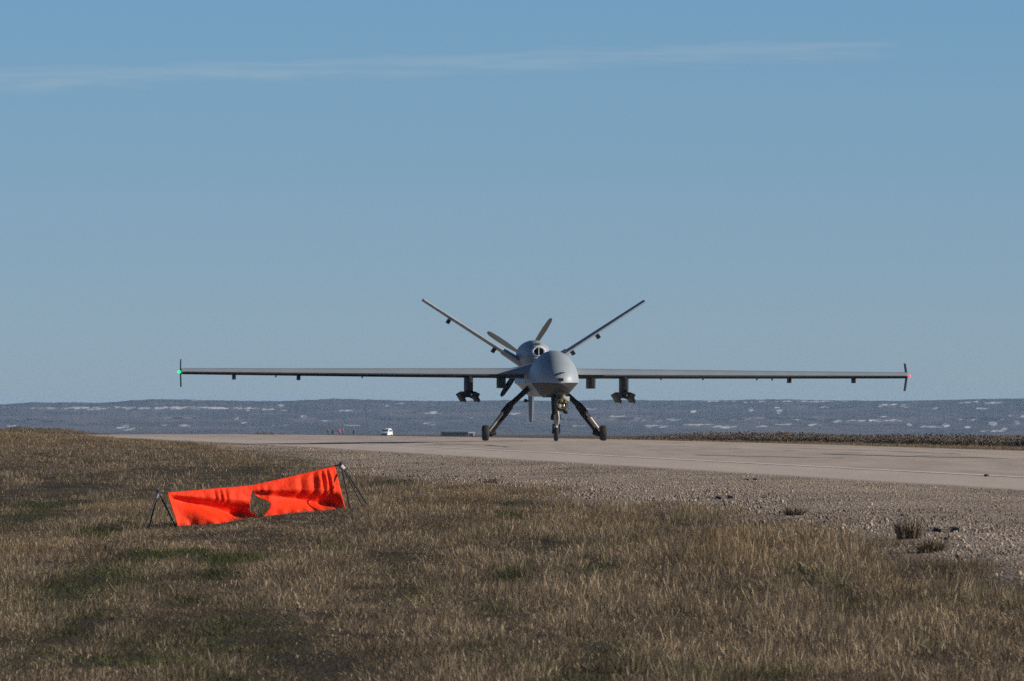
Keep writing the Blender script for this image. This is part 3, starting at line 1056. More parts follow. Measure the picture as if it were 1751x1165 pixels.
# ------------------------------------------------------------------ orange marker banner on two tripods
PSI = R(28)
Y0 = 128.6
mcl = bpy.data.materials.new('orange_nylon')
mcl.use_nodes = True
N, L = mcl.node_tree.nodes, mcl.node_tree.links
b = N['Principled BSDF']
b.inputs['Base Color'].default_value = (0.95, 0.045, 0.010, 1)
b.inputs['Roughness'].default_value = 0.55
b.inputs['Specular IOR Level'].default_value = 0.08
tr = N.new('ShaderNodeBsdfTranslucent')
tr.inputs['Color'].default_value = (0.9, 0.02, 0.005, 1)
mx = N.new('ShaderNodeMixShader')
mx.inputs[0].default_value = 0.10
L.new(b.outputs[0], mx.inputs[1])
L.new(tr.outputs[0], mx.inputs[2])
L.new(mx.outputs[0], N['Material Output'].inputs['Surface'])
geo = N.new('ShaderNodeNewGeometry')
bp = N.new('ShaderNodeBump')
bp.inputs['Strength'].default_value = 0.6
bp.inputs['Distance'].default_value = 0.02
L.new(noise_n(N, L, geo.outputs['Position'], 16.0, 5), bp.inputs['Height'])
L.new(ramp(N, L, noise_n(N, L, geo.outputs['Position'], 5.0, 6, 0.65), [(0.3, (0.78, 0.034, 0.009)), (0.5, (0.92, 0.048, 0.012)), (0.75, (0.97, 0.075, 0.024))]), b.inputs['Base Color'])
L.new(bp.outputs[0], b.inputs['Normal'])


def ban_y(xi):
    """distance of the banner's plane at a photo column"""
    return Y0 + (xi - 286) / F * Y0 * math.tan(PSI)


nu, nvv = 230, 64
U, Vv = np.meshgrid(np.linspace(0, 1, nu), np.linspace(0, 1, nvv))
top_y = np.interp(U, [0, .25, .5, .75, 1], [842.5, 836.5, 830.5, 814.5, 797.5])
bot_y = np.interp(U, [0, .12, .3, .46, .56, .68, .85, 1], [900, 899, 894, 889, 888, 881, 875, 868])
lx = 286 + (305 - 286) * Vv ** 1.1
rx_ = 572 + (590 - 572) * Vv
PX = lx + (rx_ - lx) * U
PY = top_y + (bot_y - top_y) * Vv
Wm, Hm = 300 / F * Y0 / math.cos(PSI), 0.42


def wedge(u0, v0, u1, v1, w0, w1, lo, hi):
    """fold: the cloth above the diagonal stands proud of the cloth below it"""
    k = np.clip((U - u0) / (u1 - u0), 0, 1)
    c = v0 + (v1 - v0) * k
    w = w0 + (w1 - w0) * k
    act = sstep(u0 - lo, u0 + 0.03, U) * (1 - sstep(u1 - 0.03, u1 + hi, U))
    back_ = 1 - 0.85 * sstep(0, 1, (Vv - (c + w / 2)) / np.maximum(0.12, 1.02 - c - w / 2))
    return -act * 1.25 * w * Hm * sstep(0, 1, (Vv - (c - w / 2)) / w) * back_


d = wedge(0.015, .11, .475, .69, .10, .56, .02, .012) + wedge(.50, .18, .985, .76, .14, .40, .015, .012) * 0.88
# small gathers hanging from the top hem
ph = U * 46 + 11 * vnoise(U * 8, U * 0, 21) + 2.2 * (Vv - .2) * (vnoise(U * 13, U * 0 + 3, 24) - .3)
gat = np.abs(np.sin(ph * 0.9 + 1.5 * (Vv - .2))) ** 1.2
amp = 0.022 * np.exp(-((Vv - .22) / .2) ** 2) * (0.1 + 1.4 * vnoise(U * 13, U * 0, 22)) * sstep(.12, .3, U) * (1 - .9 * np.exp(-((U - .5) / .05) ** 2))
amp = amp + 0.034 * (0.35 + 1.1 * vnoise(U * 15, U * 0, 25)) * sstep(.64, .8, U) * (1 - sstep(.955, .975, U)) * np.exp(-((Vv - .33) / .27) ** 2)
d = d + amp * gat
# slack lower left corner folded to the left, slack lower hem
d = d + 0.16 * sstep(.03, .155, U - .10 * (Vv - .55)) * sstep(.30, .8, Vv) * (1 - sstep(.16, .45, U)) * 0.8
d = d + 0.012 * np.sin(U * 85 + 4 * Vv) * sstep(.72, 1, Vv)
# curl round the hole
d = d - 0.03 * np.exp(-((U - .475) / .022) ** 2) * sstep(.15, .6, Vv) + 0.03 * np.exp(-((U - .60) / .03) ** 2) * np.exp(-((Vv - .45) / .25) ** 2)
d = d + 0.02 * (fnoise(U * 9, Vv * 3, 23) - .5)
hem = sstep(0, .07, Vv)
d = d * hem
YB = Y0 + (PX - 286) / F * Y0 * math.tan(PSI)
BX = (PX - CX) / F * YB + d * math.sin(PSI)
BY = YB - d * math.cos(PSI) + 0.12 * (0.5 - Vv)
BZ = CAMZ - (PY - HORY) / F * YB
HOLE = np.array([(431.5, 838), (436.5, 843), (446, 850.5), (459, 856), (466, 861.5), (464, 869), (455, 879), (447, 889), (439, 881), (433, 872), (429.5, 860), (429, 847)])


def inside(px, py, poly):
    r = np.zeros(px.shape, bool)
    j = len(poly) - 1
    for i in range(len(poly)):
        xi, yi = poly[i]
        xj, yj = poly[j]
        c = ((yi > py) != (yj > py)) & (px < (xj - xi) * (py - yi) / (yj - yi + 1e-9) + xi)
        r ^= c
        j = i
    return r


Q = grid_quads(nvv, nu)
cx_ = PX.ravel()[Q].mean(1)
cy_ = PY.ravel()[Q].mean(1)
Q = Q[~inside(cx_, cy_, HOLE)]
ban = empty('marker_banner', tuple(pt(438, 885, Y0 + 0.3)))
tag(ban, 'bright orange cloth marker banner with a torn hole, between two low black tripods in grass', 'banner')
cloth = np_mesh('cloth', np.stack([BX, BY, BZ], -1).reshape(-1, 3), Q, mcl)
sm = cloth.modifiers.new('thickness', 'SOLIDIFY')
sm.thickness = 0.003


def under(o, par):
    o.parent = par
    o.matrix_parent_inverse = Matrix.Translation(-Vector(par.location))


bpy.context.view_layer.update()
under(cloth, ban)
q = MB()
pts = []
for xi, y in ((271, 843), (286, 842), (357, 836.3), (432, 830.3), (505, 813.5), (572, 797), (584, 794.5)):
    pts.append(pt(xi, y + (1.6 if 300 < xi < 560 else 0.0), ban_y(xi) + 0.10))
q.tube(pts, 0.009, 8)
o = q.build('cord', M['pole'], None)
under(o, ban)


def tripod(tx, ty, feet, clamp):
    Yt = ban_y(tx) + 0.06
    top = pt(tx, ty, Yt)
    q = MB()
    q.tube([top + Vector((0, 0, .02)), top + Vector((0, 0, -.05))], [.018, .022], 8)
    hub = q.build('tripod', M['pole'], None)
    under(hub, ban)
    for fx, fy, dY in feet:
        foot = pt(fx, fy, Yt + dY)
        foot.z = min(foot.z, float(H(foot.x, foot.y)))
        q = MB()
        q.tube([top, foot], [.0095, .0085], 8)
        lg = q.build('leg', M['pole'], None)
        lg.parent = hub
        lg.matrix_parent_inverse = Matrix.Identity(4)
    q = MB()
    c0, c1, w = clamp
    q.tube([pt(*c0, Yt - .03), pt(*c1, Yt - .03)], w, 8)
    cl = q.build('clamp', M['clamp'], None)
    cl.parent = hub
    return hub


tripod(271, 841, [(244, 909, -.5), (253, 909, .15), (302, 902, .3)], ((270, 845), (267, 851), .016))
tripod(583, 793, [(599, 866, -.35), (622, 866, .1), (631, 862, .45)], ((583, 797), (588, 803), .027))

# ------------------------------------------------------------------ plants: tufts of dry grass
mgr = bpy.data.materials.new('dry_grass')
mgr.use_nodes = True
N, L = mgr.node_tree.nodes, mgr.node_tree.links
b = N['Principled BSDF']
b.inputs['Roughness'].default_value = 0.75
b.inputs['Specular IOR Level'].default_value = 0.2
shade = nd(N, 'ShaderNodeAttribute', attribute_name='shade').outputs['Fac']
tint = nd(N, 'ShaderNodeAttribute', attribute_name='tint', attribute_type='INSTANCER').outputs['Fac']
dry = ramp(N, L, shade, [(0.0, (0.040, 0.029, 0.018)), (0.35, (0.118, 0.088, 0.058)), (0.75, (0.258, 0.196, 0.132)), (1.0, (0.52, 0.415, 0.29))])
straw = ramp(N, L, shade, [(0.0, (0.085, 0.056, 0.026)), (0.5, (0.225, 0.158, 0.08)), (1.0, (0.47, 0.355, 0.20))])
green = ramp(N, L, shade, [(0.0, (0.016, 0.020, 0.008)), (0.5, (0.050, 0.062, 0.020)), (0.85, (0.11, 0.115, 0.04)), (1.0, (0.22, 0.18, 0.09))])  # dark end also carries the shade of gaps between clumps
tpos = mth(N, L, 'MULTIPLY', tint, 1.0, clamp=True)
tneg = mth(N, L, 'MULTIPLY', tint, -1.0, clamp=True)
gc = mixc(N, L, tneg, mixc(N, L, tpos, dry, straw), green)
geo = N.new('ShaderNodeNewGeometry')
mp = N.new('ShaderNodeMapping')
mp.inputs['Scale'].default_value = (1.0, 0.16, 0.0)
L.new(geo.outputs['Position'], mp.inputs[0])
gc = mixc(N, L, 1.0, gc, ramp(N, L, noise_n(N, L, mp.outputs[0], 0.9, 3, 0.55), [(0.33, (0.74, 0.72, 0.68)), (0.5, (1.05, 1.05, 1.04)), (0.68, (1.36, 1.34, 1.28))]), 'MULTIPLY')
L.new(gc, b.inputs['Base Color'])
tr = N.new('ShaderNodeBsdfTranslucent')
L.new(gc, tr.inputs['Color'])
mx = N.new('ShaderNodeMixShader')
mx.inputs[0].default_value = 0.22
L.new(b.outputs[0], mx.inputs[1])
L.new(tr.outputs[0], mx.inputs[2])
L.new(mx.outputs[0], N['Material Output'].inputs['Surface'])


def tuft_mesh(name, nb, rad, h0, h1, lean, wid, rg, heads=0.0, m=mgr):
    Vs, Fs, Sh = [], [], []
    for k in range(nb):
        a = rg.uniform(0, 2 * math.pi)
        r = rad * math.sqrt(rg.random())
        base = np.array([r * math.cos(a), r * math.sin(a), -0.02])
        h = rg.uniform(h0, h1)
        az_ = a + rg.normal(0, 0.9)
        ln = abs(rg.normal(0, lean)) * h
        dirv = np.array([math.cos(az_), math.sin(az_), 0])
        side = rg.uniform(0, math.pi)
        sv = np.array([math.cos(side), math.sin(side), 0])
        w = wid * rg.uniform(0.6, 1.25)
        s = np.clip(rg.normal(0.47, 0.27), 0, 1)
        i0 = len(Vs)
        kink = rg.uniform(0.8, 2.2)
        for t, ww in ((0, 1.0), (0.4, 0.95), (0.75, 0.7), (1.0, 0.12)):
            p = base + np.array([0, 0, h * t * (1 - 0.12 * t * ln / max(h, 1e-3))]) + dirv * ln * t ** kink
            if heads and t > 0.7 and s > 1 - heads:
                ww = 1.9 if t < 0.9 else 0.5
            Vs.append(p - sv * w * ww)
            Vs.append(p + sv * w * ww)
            Sh += [s, s]
        for q_ in range(3):
            Fs.append((i0 + 2 * q_, i0 + 2 * q_ + 1, i0 + 2 * q_ + 3, i0 + 2 * q_ + 2))
    me = bpy.data.meshes.new(name)
    me.from_pydata([tuple(v) for v in Vs], [], Fs)
    at = me.attributes.new('shade', 'FLOAT', 'POINT')
    at.data.foreach_set('value', np.array(Sh, np.float32))
    me.materials.append(m)
    return me


def scatter_nodes(name, coll):
    ng_ = bpy.data.node_groups.new(name, 'GeometryNodeTree')
    ng_.interface.new_socket('Geometry', in_out='INPUT', socket_type='NodeSocketGeometry')
    ng_.interface.new_socket('Geometry', in_out='OUTPUT', socket_type='NodeSocketGeometry')
    n = ng_.nodes
    gi, go = n.new('NodeGroupInput'), n.new('NodeGroupOutput')
    ci = n.new('GeometryNodeCollectionInfo')
    ci.inputs['Collection'].default_value = coll
    ci.inputs['Separate Children'].default_value = True
    ci.inputs['Reset Children'].default_value = True
    ip = n.new('GeometryNodeInstanceOnPoints')
    ip.inputs['Pick Instance'].default_value = True

    def at(nm, tp):
        a = n.new('GeometryNodeInputNamedAttribute')
        a.data_type = tp
        a.inputs['Name'].default_value = nm
        return a.outputs['Attribute']
    lk = ng_.links
    lk.new(gi.outputs[0], ip.inputs['Points'])
    lk.new(ci.outputs[0], ip.inputs['Instance'])
    lk.new(at('pick', 'INT'), ip.inputs['Instance Index'])
    er = n.new('FunctionNodeEulerToRotation')
    lk.new(at('turn', 'FLOAT_VECTOR'), er.inputs[0])
    lk.new(er.outputs[0], ip.inputs['Rotation'])
    lk.new(at('size', 'FLOAT_VECTOR'), ip.inputs['Scale'])
    lk.new(ip.outputs[0], go.inputs[0])
    return ng_


def scatter(name, P, pick, turn, size, tint_, meshes):
    coll = bpy.data.collections.new(name + '_kinds')
    for i, me in enumerate(meshes):
        ob = bpy.data.objects.new('%s_kind_%02d' % (name, i), me)
        coll.objects.link(ob)
    me = bpy.data.meshes.new(name)
    me.vertices.add(len(P))
    me.vertices.foreach_set('co', np.asarray(P, np.float32).ravel())
    a = me.attributes.new('pick', 'INT', 'POINT')
    a.data.foreach_set('value', np.asarray(pick, np.int32))
    a = me.attributes.new('turn', 'FLOAT_VECTOR', 'POINT')
    a.data.foreach_set('vector', np.asarray(turn, np.float32).ravel())
    a = me.attributes.new('size', 'FLOAT_VECTOR', 'POINT')
    a.data.foreach_set('vector', np.asarray(size, np.float32).ravel())
    a = me.attributes.new('tint', 'FLOAT', 'POINT')
    a.data.foreach_set('value', np.asarray(tint_, np.float32))
    o = bpy.data.objects.new(name, me)
    COL.objects.link(o)
    md = o.modifiers.new('scatter', 'NODES')
    md.node_group = scatter_nodes(name + '_scatter', coll)
    tag(o, kind='stuff')
    return o


rg = np.random.default_rng(3)
tufts = [tuft_mesh('dry_tuft', 64, 0.14, 0.025, 0.115, 0.55, 0.0015, rg, 0.12) for _ in range(7)]          # 0..6
tufts += [tuft_mesh('tall_tuft', 50, 0.10, 0.05, 0.175, 0.42, 0.0015, rg, 0.22) for _ in range(3)]         # 7..9
tufts += [tuft_mesh('short_tuft', 50, 0.15, 0.03, 0.085, 0.5, 0.0022, rg) for _ in range(4)]                # 10..13
tufts += [tuft_mesh('bent_stalk', 5, 0.10, 0.13, 0.25, 0.5, 0.0017, rg, 0.4) for _ in range(3)]           # 14..16


def sample(n, ylo, yhi, half, p):
    """points between two distances, a strip wide enough for the view and a step to the side"""
    u = rg.random(n)
    Y = (ylo ** p + u * (yhi ** p - ylo ** p)) ** (1 / p)
    X = (rg.random(n) * 2 - 1) * half(Y)
    return X, Y


X1, Y1 = sample(46000, 62, 150, lambda Y: 0.058 * Y + 0.8, 1.6)
X2, Y2 = sample(42000, 150, 470, lambda Y: 0.058 * Y + 1.0, 1.4)
GX, GY = np.r_[X1, X2], np.r_[Y1, Y2]
ga = GX + RB * GY
gmk = grass_mask(GX, GY)
keep = (rg.random(len(GX)) < np.where(ga > EDGE_F, gmk * 0.75, np.where(gmk < 0.97, gmk * 0.8, 1))) & (ga < 62)
GX, GY, ga, gmk = GX[keep], GY[keep], ga[keep], gmk[keep]
GZ = H(GX, GY)
# world-space patchiness: green patches, gaps coloured dark for shade, straw clumps, bare thin places
green_shade_p = sstep(0.60, 0.76, fnoise(GX / 0.9, GY / 7.5, 101))
leftish = 1 - sstep(-0.012, 0.02, GX / GY)
green_shade_p = green_shade_p * (0.35 + 0.65 * leftish) * (1 - sstep(170, 260, GY))
straw_p = sstep(0.45, 0.75, fnoise(GX / 0.8, GY / 5.0, 103)) * (0.2 + 0.8 * sstep(-0.005, 0.03, GX / GY)) * (0.35 + 0.65 * sstep(85, 105, GY)) * 0.7
edge_near = np.clip(1 - np.abs(ga - np.interp(GY, GE_Y, GE_A) + 0.9) / 1.6, 0, 1)
straw_p = np.maximum(straw_p, edge_near * 0.65 * (0.3 + 0.7 * vnoise(GX / .7, GY / 3, 104)))
straw_p = np.maximum(straw_p, 0.8 * sstep(230, 330, GY) * (ga < 20))
straw_p = np.where(ga > EDGE_F, 0.75, straw_p)
hol = np.zeros(len(GX))       # hollows: short and sparse, dark green also stands in for shade
for xi, y, rx, ry_, gr in [(150, 1002, 75, 16, .9), (132, 1078, 42, 14, 1), (395, 1088, 75, 15, .8), (480, 1112, 62, 12, .9), (560, 1150, 60, 10, .8), (1372, 988, 26, 8, .85), (840, 1052, 34, 7, .8), (700, 1018, 40, 8, .6), (1262, 1018, 30, 7, .6),
                           (60, 885, 70, 14, .8), (110, 838, 60, 10, .5), (1445, 1024, 32, 8, .85), (1020, 975, 36, 7, .8), (1040, 1120, 50, 9, .5), (940, 935, 40, 9, .4), (1722, 992, 34, 7, .7), (1565, 912, 26, 8, .0), (270, 1090, 34, 7, .9), (340, 1078, 30, 6, 1.0),
                           (40, 1130, 40, 10, .6), (690, 955, 60, 9, .35), (300, 862, 30, 6, .2)]:
    hx_, hy_, _ = ground_at(xi, y)
    rX, rY = rx / F * hy_, max(0.7, ry_ * hy_ / 210.0)
    e_ = np.exp(-((GX - hx_) / rX) ** 2 - ((GY - hy_) / rY) ** 2)
    hol = np.maximum(hol, e_)
    green_shade_p = np.maximum(green_shade_p, e_ * gr)
pal = np.zeros(len(GX))
for xi, y, rx, ry_ in [(50, 946, 65, 5), (200, 868, 70, 6), (1250, 940, 60, 10), (1420, 905, 60, 8), (770, 835, 60, 6)]:
    hx_, hy_, _ = ground_at(xi, y)
    pal = np.maximum(pal, np.exp(-((GX - hx_) / (rx / F * hy_)) ** 2 - ((GY - hy_) / max(.6, ry_ * hy_ / 160.0)) ** 2))
straw_p = np.maximum(straw_p, pal * 1.0)
green_shade_p = green_shade_p * (1 - pal)
tint_v = np.clip(straw_p * 0.9, 0, 1) - 1.6 * green_shade_p
tint_v = np.clip(tint_v + rg.normal(0, 0.12, len(GX)), -1, 1)
cl_ = sstep(.30, .66, fnoise(GX / 0.42, GY / 2.2, 107))
hs = (0.42 + 0.85 * cl_) * (0.78 + 0.35 * fnoise(GX / 2.5, GY / 12.0, 108)) * 1.12
hs = hs * (1 - 0.58 * hol) * (0.55 + 0.45 * np.clip(gmk, 0, 1))
hs = np.where(ga > EDGE_F, hs * 0.55, hs)
bx_ = CX + GX / GY * F
front = sstep(262, 292, bx_) * (1 - sstep(585, 625, bx_)) * sstep(112, 121, GY - (bx_ - 430) / 130) * (1 - sstep(129, 131, GY - (bx_ - 430) / 130))
hs = hs * (1 - 0.5 * front)
hs = hs * (1 - 0.25 * leftish) * (1 + 0.35 * pal * (1 - leftish))
u = rg.random(len(GX))
tall = sstep(0.5, 0.72, fnoise(GX / 0.9, GY / 4.0, 109)) * (0.35 + 0.65 * (1 - leftish))
pick = np.where(u < 0.06 + 0.36 * tall, 7 + rg.integers(0, 3, len(GX)), rg.integers(0, 7, len(GX)))
pick = np.where((green_shade_p > 0.45) | (hol > 0.5), 10 + rg.integers(0, 4, len(GX)), pick)
pick = np.where((rg.random(len(GX)) < 0.035 * (1.2 - leftish)) & (hol < .3), 14 + rg.integers(0, 3, len(GX)), pick)
keep = rg.random(len(GX)) > hol * 0.12
sz = hs * rg.uniform(0.8, 1.2, len(GX))
wide = rg.uniform(0.9, 1.3, len(GX)) * np.where(GY > 150, 1.0 + 0.35 * sstep(150, 300, GY), 1.0)
turn = np.stack([rg.normal(0, .10, len(GX)), rg.normal(0, .10, len(GX)), rg.uniform(0, 6.28, len(GX))], 1)
size = np.stack([wide, wide, sz], 1)
k_ = keep
grass = scatter('grass', np.stack([GX, GY, GZ - 0.01], 1)[k_], pick[k_], turn[k_], size[k_], tint_v[k_], tufts)
print('tufts', k_.sum())

# isolated tussocks at the edge of the gravel, countable
mtus = bpy.data.materials.new('tussock_blades')
mtus.use_nodes = True
N, L = mtus.node_tree.nodes, mtus.node_tree.links
b = N['Principled BSDF']
b.inputs['Roughness'].default_value = 0.7
shade = nd(N, 'ShaderNodeAttribute', attribute_name='shade').outputs['Fac']
L.new(ramp(N, L, shade, [(0.0, (0.022, 0.016, 0.008)), (0.6, (0.085, 0.058, 0.028)), (1.0, (0.30, 0.21, 0.11))]), b.inputs['Base Color'])
for xi, y, sx_, sh_, lab in [(1553, 921, 1.0, 1.0, 'dark brown grass tussock standing alone on the pale gravel, larger of the two'),
                             (1592, 941, 1.1, .62, 'low dark grass tussock at the gravel edge, in front of the larger tussock'),
                             (1358, 882, .9, .45, 'small dark grass tussock at the tip of the grass beside the gravel'),
                             (838, 828, .8, .5, 'small dark tussock on the grass edge below the nose wheel, beside the gravel')]:
    X, Y, Z = ground_at(xi, y)
    me = tuft_mesh('grass_tussock', 420, 0.11, 0.08, 0.25, 0.45, 0.0024, rg, 0.1, mtus)
    o = bpy.data.objects.new('grass_tussock', me)
    COL.objects.link(o)
    o.location = (X, Y, Z)
    o.scale = (sx_, sx_, sh_)
    tag(o, lab, 'plant', 'tussocks along the gravel edge')

# ------------------------------------------------------------------ loose gravel on the shoulder
def stone_mesh(rg, m):
    bm = bmesh.new()
    bmesh.ops.create_icosphere(bm, subdivisions=1, radius=1.0)
    s = rg.uniform(0.6, 1.2, 3) * np.array([1, 1, .7])
    for v in bm.verts:
        v.co = Vector([v.co[i] * s[i] * rg.uniform(0.78, 1.15) for i in range(3)])
    me = bpy.data.meshes.new('stone')
    bm.to_mesh(me)
    bm.free()
    me.materials.append(m)
    return me


mst = bpy.data.materials.new('gravel_stone')
mst.use_nodes = True
N, L = mst.node_tree.nodes, mst.node_tree.links
b = N['Principled BSDF']
b.inputs['Roughness'].default_value = 0.85
b.inputs['Specular IOR Level'].default_value = 0.2
ti = nd(N, 'ShaderNodeAttribute', attribute_name='tint', attribute_type='INSTANCER').outputs['Fac']
L.new(ramp(N, L, ti, [(0.0, (0.11, 0.09, 0.072)), (0.3, (0.235, 0.188, 0.146)), (0.65, (0.35, 0.282, 0.22)), (0.93, (0.44, 0.365, 0.295)), (1.0, (0.52, 0.45, 0.38))]), b.inputs['Base Color'])
stones = [stone_mesh(rg, mst) for _ in range(8)]
n = 170000
SY = 78 + (rg.random(n) ** 1.25) * 260
SA = rg.uniform(10.5, 18.0, n)
SX = SA - RB * SY
g_ = grass_mask(SX, SY)
keep = (g_ < rg.uniform(0.1, 0.8, n)) & (np.abs(SX) < 0.062 * SY + 1.2)
SX, SY, SA = SX[keep], SY[keep], SA[keep]
clump = fnoise(SX / 0.9, SY / 4.0, 121)
keep = rg.random(len(SX)) < 0.35 + 0.9 * sstep(.35, .65, clump)
SX, SY, SA, clump = SX[keep], SY[keep], SA[keep], clump[keep]
r_ = np.exp(rg.normal(math.log(0.0078), 0.36, len(SX))) * (1 + 0.3 * sstep(150, 260, SY))
coarse = 1 - sstep(12.6, 14.8, SA)
r_ = np.clip(r_ * (0.82 + 0.6 * coarse), 0.004, 0.034)
st_t = np.clip(rg.normal(0.5, 0.2, len(SX)) - 0.28 * sstep(.52, .68, fnoise(SX / 1.6, SY / 9.0, 122)), 0, 1)
SZ = H(SX, SY) + r_ * 0.35
scatter('loose_gravel', np.stack([SX, SY, SZ], 1), rg.integers(0, 8, len(SX)), rg.uniform(0, 6.28, (len(SX), 3)), np.stack([r_, r_, r_], 1), st_t, stones)
print('stones', len(SX))

# scraps lying on the shoulder and the pavement
scrap_m = mat('weathered_dark_scrap', (0.05, 0.042, 0.036), 0.7, noise=0.4, nscale=20)
for xi, y, ln, ht, rz, lab in [(1282, 821, .22, .022, .25, 'thin dark stick lying on the gravel just below the pavement edge'),
                              (1236, 852, .24, .03, .2, 'longer dark scrap with a lump at one end, lying on the gravel nearest the grass'),
                              (1614, 909, .30, .034, .1, 'flattened dark shape added for a shaded hump on the gravel beside the larger tussock')]:  # last entry is a dark lump put in for a shaded hump
    X, Y, Z = ground_at(xi, y)
    q = MB()
    n_ = 6
    pts = [(ln * (k / (n_ - 1) - .5), .03 * math.sin(k * 2.1), ht * (.4 + .3 * math.sin(k * 1.7))) for k in range(n_)]
    q.tube(pts, [ht * .3, ht * .5, ht * .42, ht * .45, ht * .8, ht * .35], 7, flat=(1.3, 1))
    o = q.build('scrap', scrap_m)
    o.location = (X, Y, Z + .004)
    o.rotation_euler = (0, 0, rz)
    tag(o, lab, 'scrap', 'dark scraps on the gravel')
q = MB()
q.lathe((0, 0, 0), (0, 0, 1), [(0, .035), (.012, .045), (.03, .032), (.036, .01)], 9)
o = q.build('stone', scrap_m)
X = (1717 - CX) / F * 167.0
yy = 167.2
aL = LINE_N - .25
xx = aL - RB * yy
o.location = (xx, yy, float(road_z(aL, yy)) + 0.0)
tag(o, 'small dark stone on the pavement beside the white edge line', 'stone')

# ------------------------------------------------------------------ scrub beyond the road
def bush_mesh(rg, m):
    Vs, Fs, Sh = [], [], []
    for k in range(420):
        d_ = rg.normal(0, 1, 3)
        d_ /= np.linalg.norm(d_)
        d_[2] = abs(d_[2])
        r = (0.55 + 0.45 * rg.random()) * (0.8 + 0.25 * math.sin(3 * math.atan2(d_[1], d_[0]) + 1))
        c = d_ * r * np.array([1, 1, .95])
        u_ = rg.normal(0, 1, 3)
        u_ /= np.linalg.norm(u_)
        w_ = np.cross(u_, rg.normal(0, 1, 3))
        w_ /= np.linalg.norm(w_)
        a_, b_ = rg.uniform(.03, .09), rg.uniform(.02, .05)
        i0 = len(Vs)
        Vs += [tuple(c - u_ * a_ - w_ * b_), tuple(c + u_ * a_ - w_ * b_ * .5), tuple(c + u_ * a_ * .6 + w_ * b_), tuple(c - u_ * a_ * .7 + w_ * b_)]
        Fs.append((i0, i0 + 1, i0 + 2, i0 + 3))
        s = rg.random()
        Sh += [s] * 4
    for k in range(7):
        a = rg.uniform(0, 6.28)
        e1 = np.array([math.cos(a) * .5, math.sin(a) * .5, .6])
        i0 = len(Vs)
        Vs += [(-.02, 0, -.05), (.02, 0, -.05), tuple(e1 + np.array([.012, 0, 0])), tuple(e1 - np.array([.012, 0, 0]))]
        Fs.append((i0, i0 + 1, i0 + 2, i0 + 3))
        Sh += [0.1] * 4
    me = bpy.data.meshes.new('bush')
    me.from_pydata(Vs, [], Fs)
    at = me.attributes.new('shade', 'FLOAT', 'POINT')
    at.data.foreach_set('value', np.array(Sh, np.float32))
    me.materials.append(m)
    return me


msg = bpy.data.materials.new('sagebrush_leaf')
msg.use_nodes = True
N, L = msg.node_tree.nodes, msg.node_tree.links
b = N['Principled BSDF']
b.inputs['Roughness'].default_value = 0.85
b.inputs['Specular IOR Level'].default_value = 0.15
shade = nd(N, 'ShaderNodeAttribute', attribute_name='shade').outputs['Fac']
ti = nd(N, 'ShaderNodeAttribute', attribute_name='tint', attribute_type='INSTANCER').outputs['Fac']
L.new(mixc(N, L, ti, ramp(N, L, shade, [(0.0, (0.08, 0.066, 0.055)), (0.5, (0.125, 0.103, 0.084)), (1.0, (0.17, 0.138, 0.11))]),
           ramp(N, L, shade, [(0.0, (0.13, 0.10, 0.07)), (0.5, (0.17, 0.13, 0.09)), (1.0, (0.22, 0.17, 0.115))])), b.inputs['Base Color'])
bushes = [bush_mesh(rg, msg) for _ in range(6)]
n = 15000
BYs = rg.uniform(255, 640, n)
BA = 43.5 + 1.5 * (1 - sstep(330, 420, BYs)) + (rg.random(n) ** 1.3) * 26 + 2.5 * (vnoise(BYs / 14, BYs * 0, 131) - .5)
BXs = BA - RB * BYs
keep = (BXs < 0.062 * BYs + 2) & (BXs > 0.0085 * BYs)
BYs, BXs, BA = BYs[keep], BXs[keep], BA[keep]
bs = rg.uniform(.38, .50, len(BYs)) * (0.8 + .35 * vnoise(BYs / 20, BA / 5, 132)) * (1 - 0.25 * sstep(470, 640, BYs))
bpx = CX + BXs / BYs * F
bs = bs * (0.62 + 0.38 * sstep(1040, 1260, bpx)) * (0.72 + 0.5 * fnoise(BYs / 9, BA / 2.5, 133))
sizes = np.stack([bs * .8, bs * .8, bs * 1.05], 1)
# low far strip behind the crest on the left, and scraps of brush in the middle distance
n2 = 2600
FY = rg.uniform(820, 980, n2)
FX = ((rg.uniform(-260, 205, n2)) - CX) / F * FY
n3 = 24
MY = rg.uniform(1250, 1350, n3)
mxs = np.where(rg.random(n3) < .5, rg.normal(447, 9, n3), rg.normal(470, 14, n3))
MX = (mxs - CX) / F * MY
BXs, BYs2 = np.r_[BXs, FX, MX], np.r_[BYs, FY, MY]
los = CAMZ - (np.r_[np.zeros(len(BYs)), 730.0 + 1.6 * (rg.random(n2) - .5) + 3 * (vnoise((FX / FY * F) / 40, FX * 0, 5) - .5), 735 + 6 * rg.random(n3)] - HORY) / F * BYs2
BZs = H(BXs, BYs2)
fs = np.maximum(0.5, (los - BZs))
fs[len(BYs):len(BYs) + n2] *= 0.45 + 0.55 * (1 - sstep(70, 205, CX + FX / FY * F)) * (0.8 + 0.4 * vnoise(FX / FY * F / 25, FX * 0, 6))
sizes = np.r_[sizes, np.stack([fs[len(BYs):] * .45, fs[len(BYs):] * .45, fs[len(BYs):]], 1)]
bt_ = np.r_[np.clip(rg.normal(.38, .22, len(BYs)), 0, 1), np.clip(rg.normal(.95, .15, n2), 0, 1), np.clip(rg.normal(.9, .2, n3), 0, 1)]
scatter('sagebrush', np.stack([BXs, BYs2, BZs - .02], 1), rg.integers(0, 6, len(BXs)), np.stack([np.zeros(len(BXs)), np.zeros(len(BXs)), rg.uniform(0, 6.28, len(BXs))], 1), sizes, bt_, bushes)

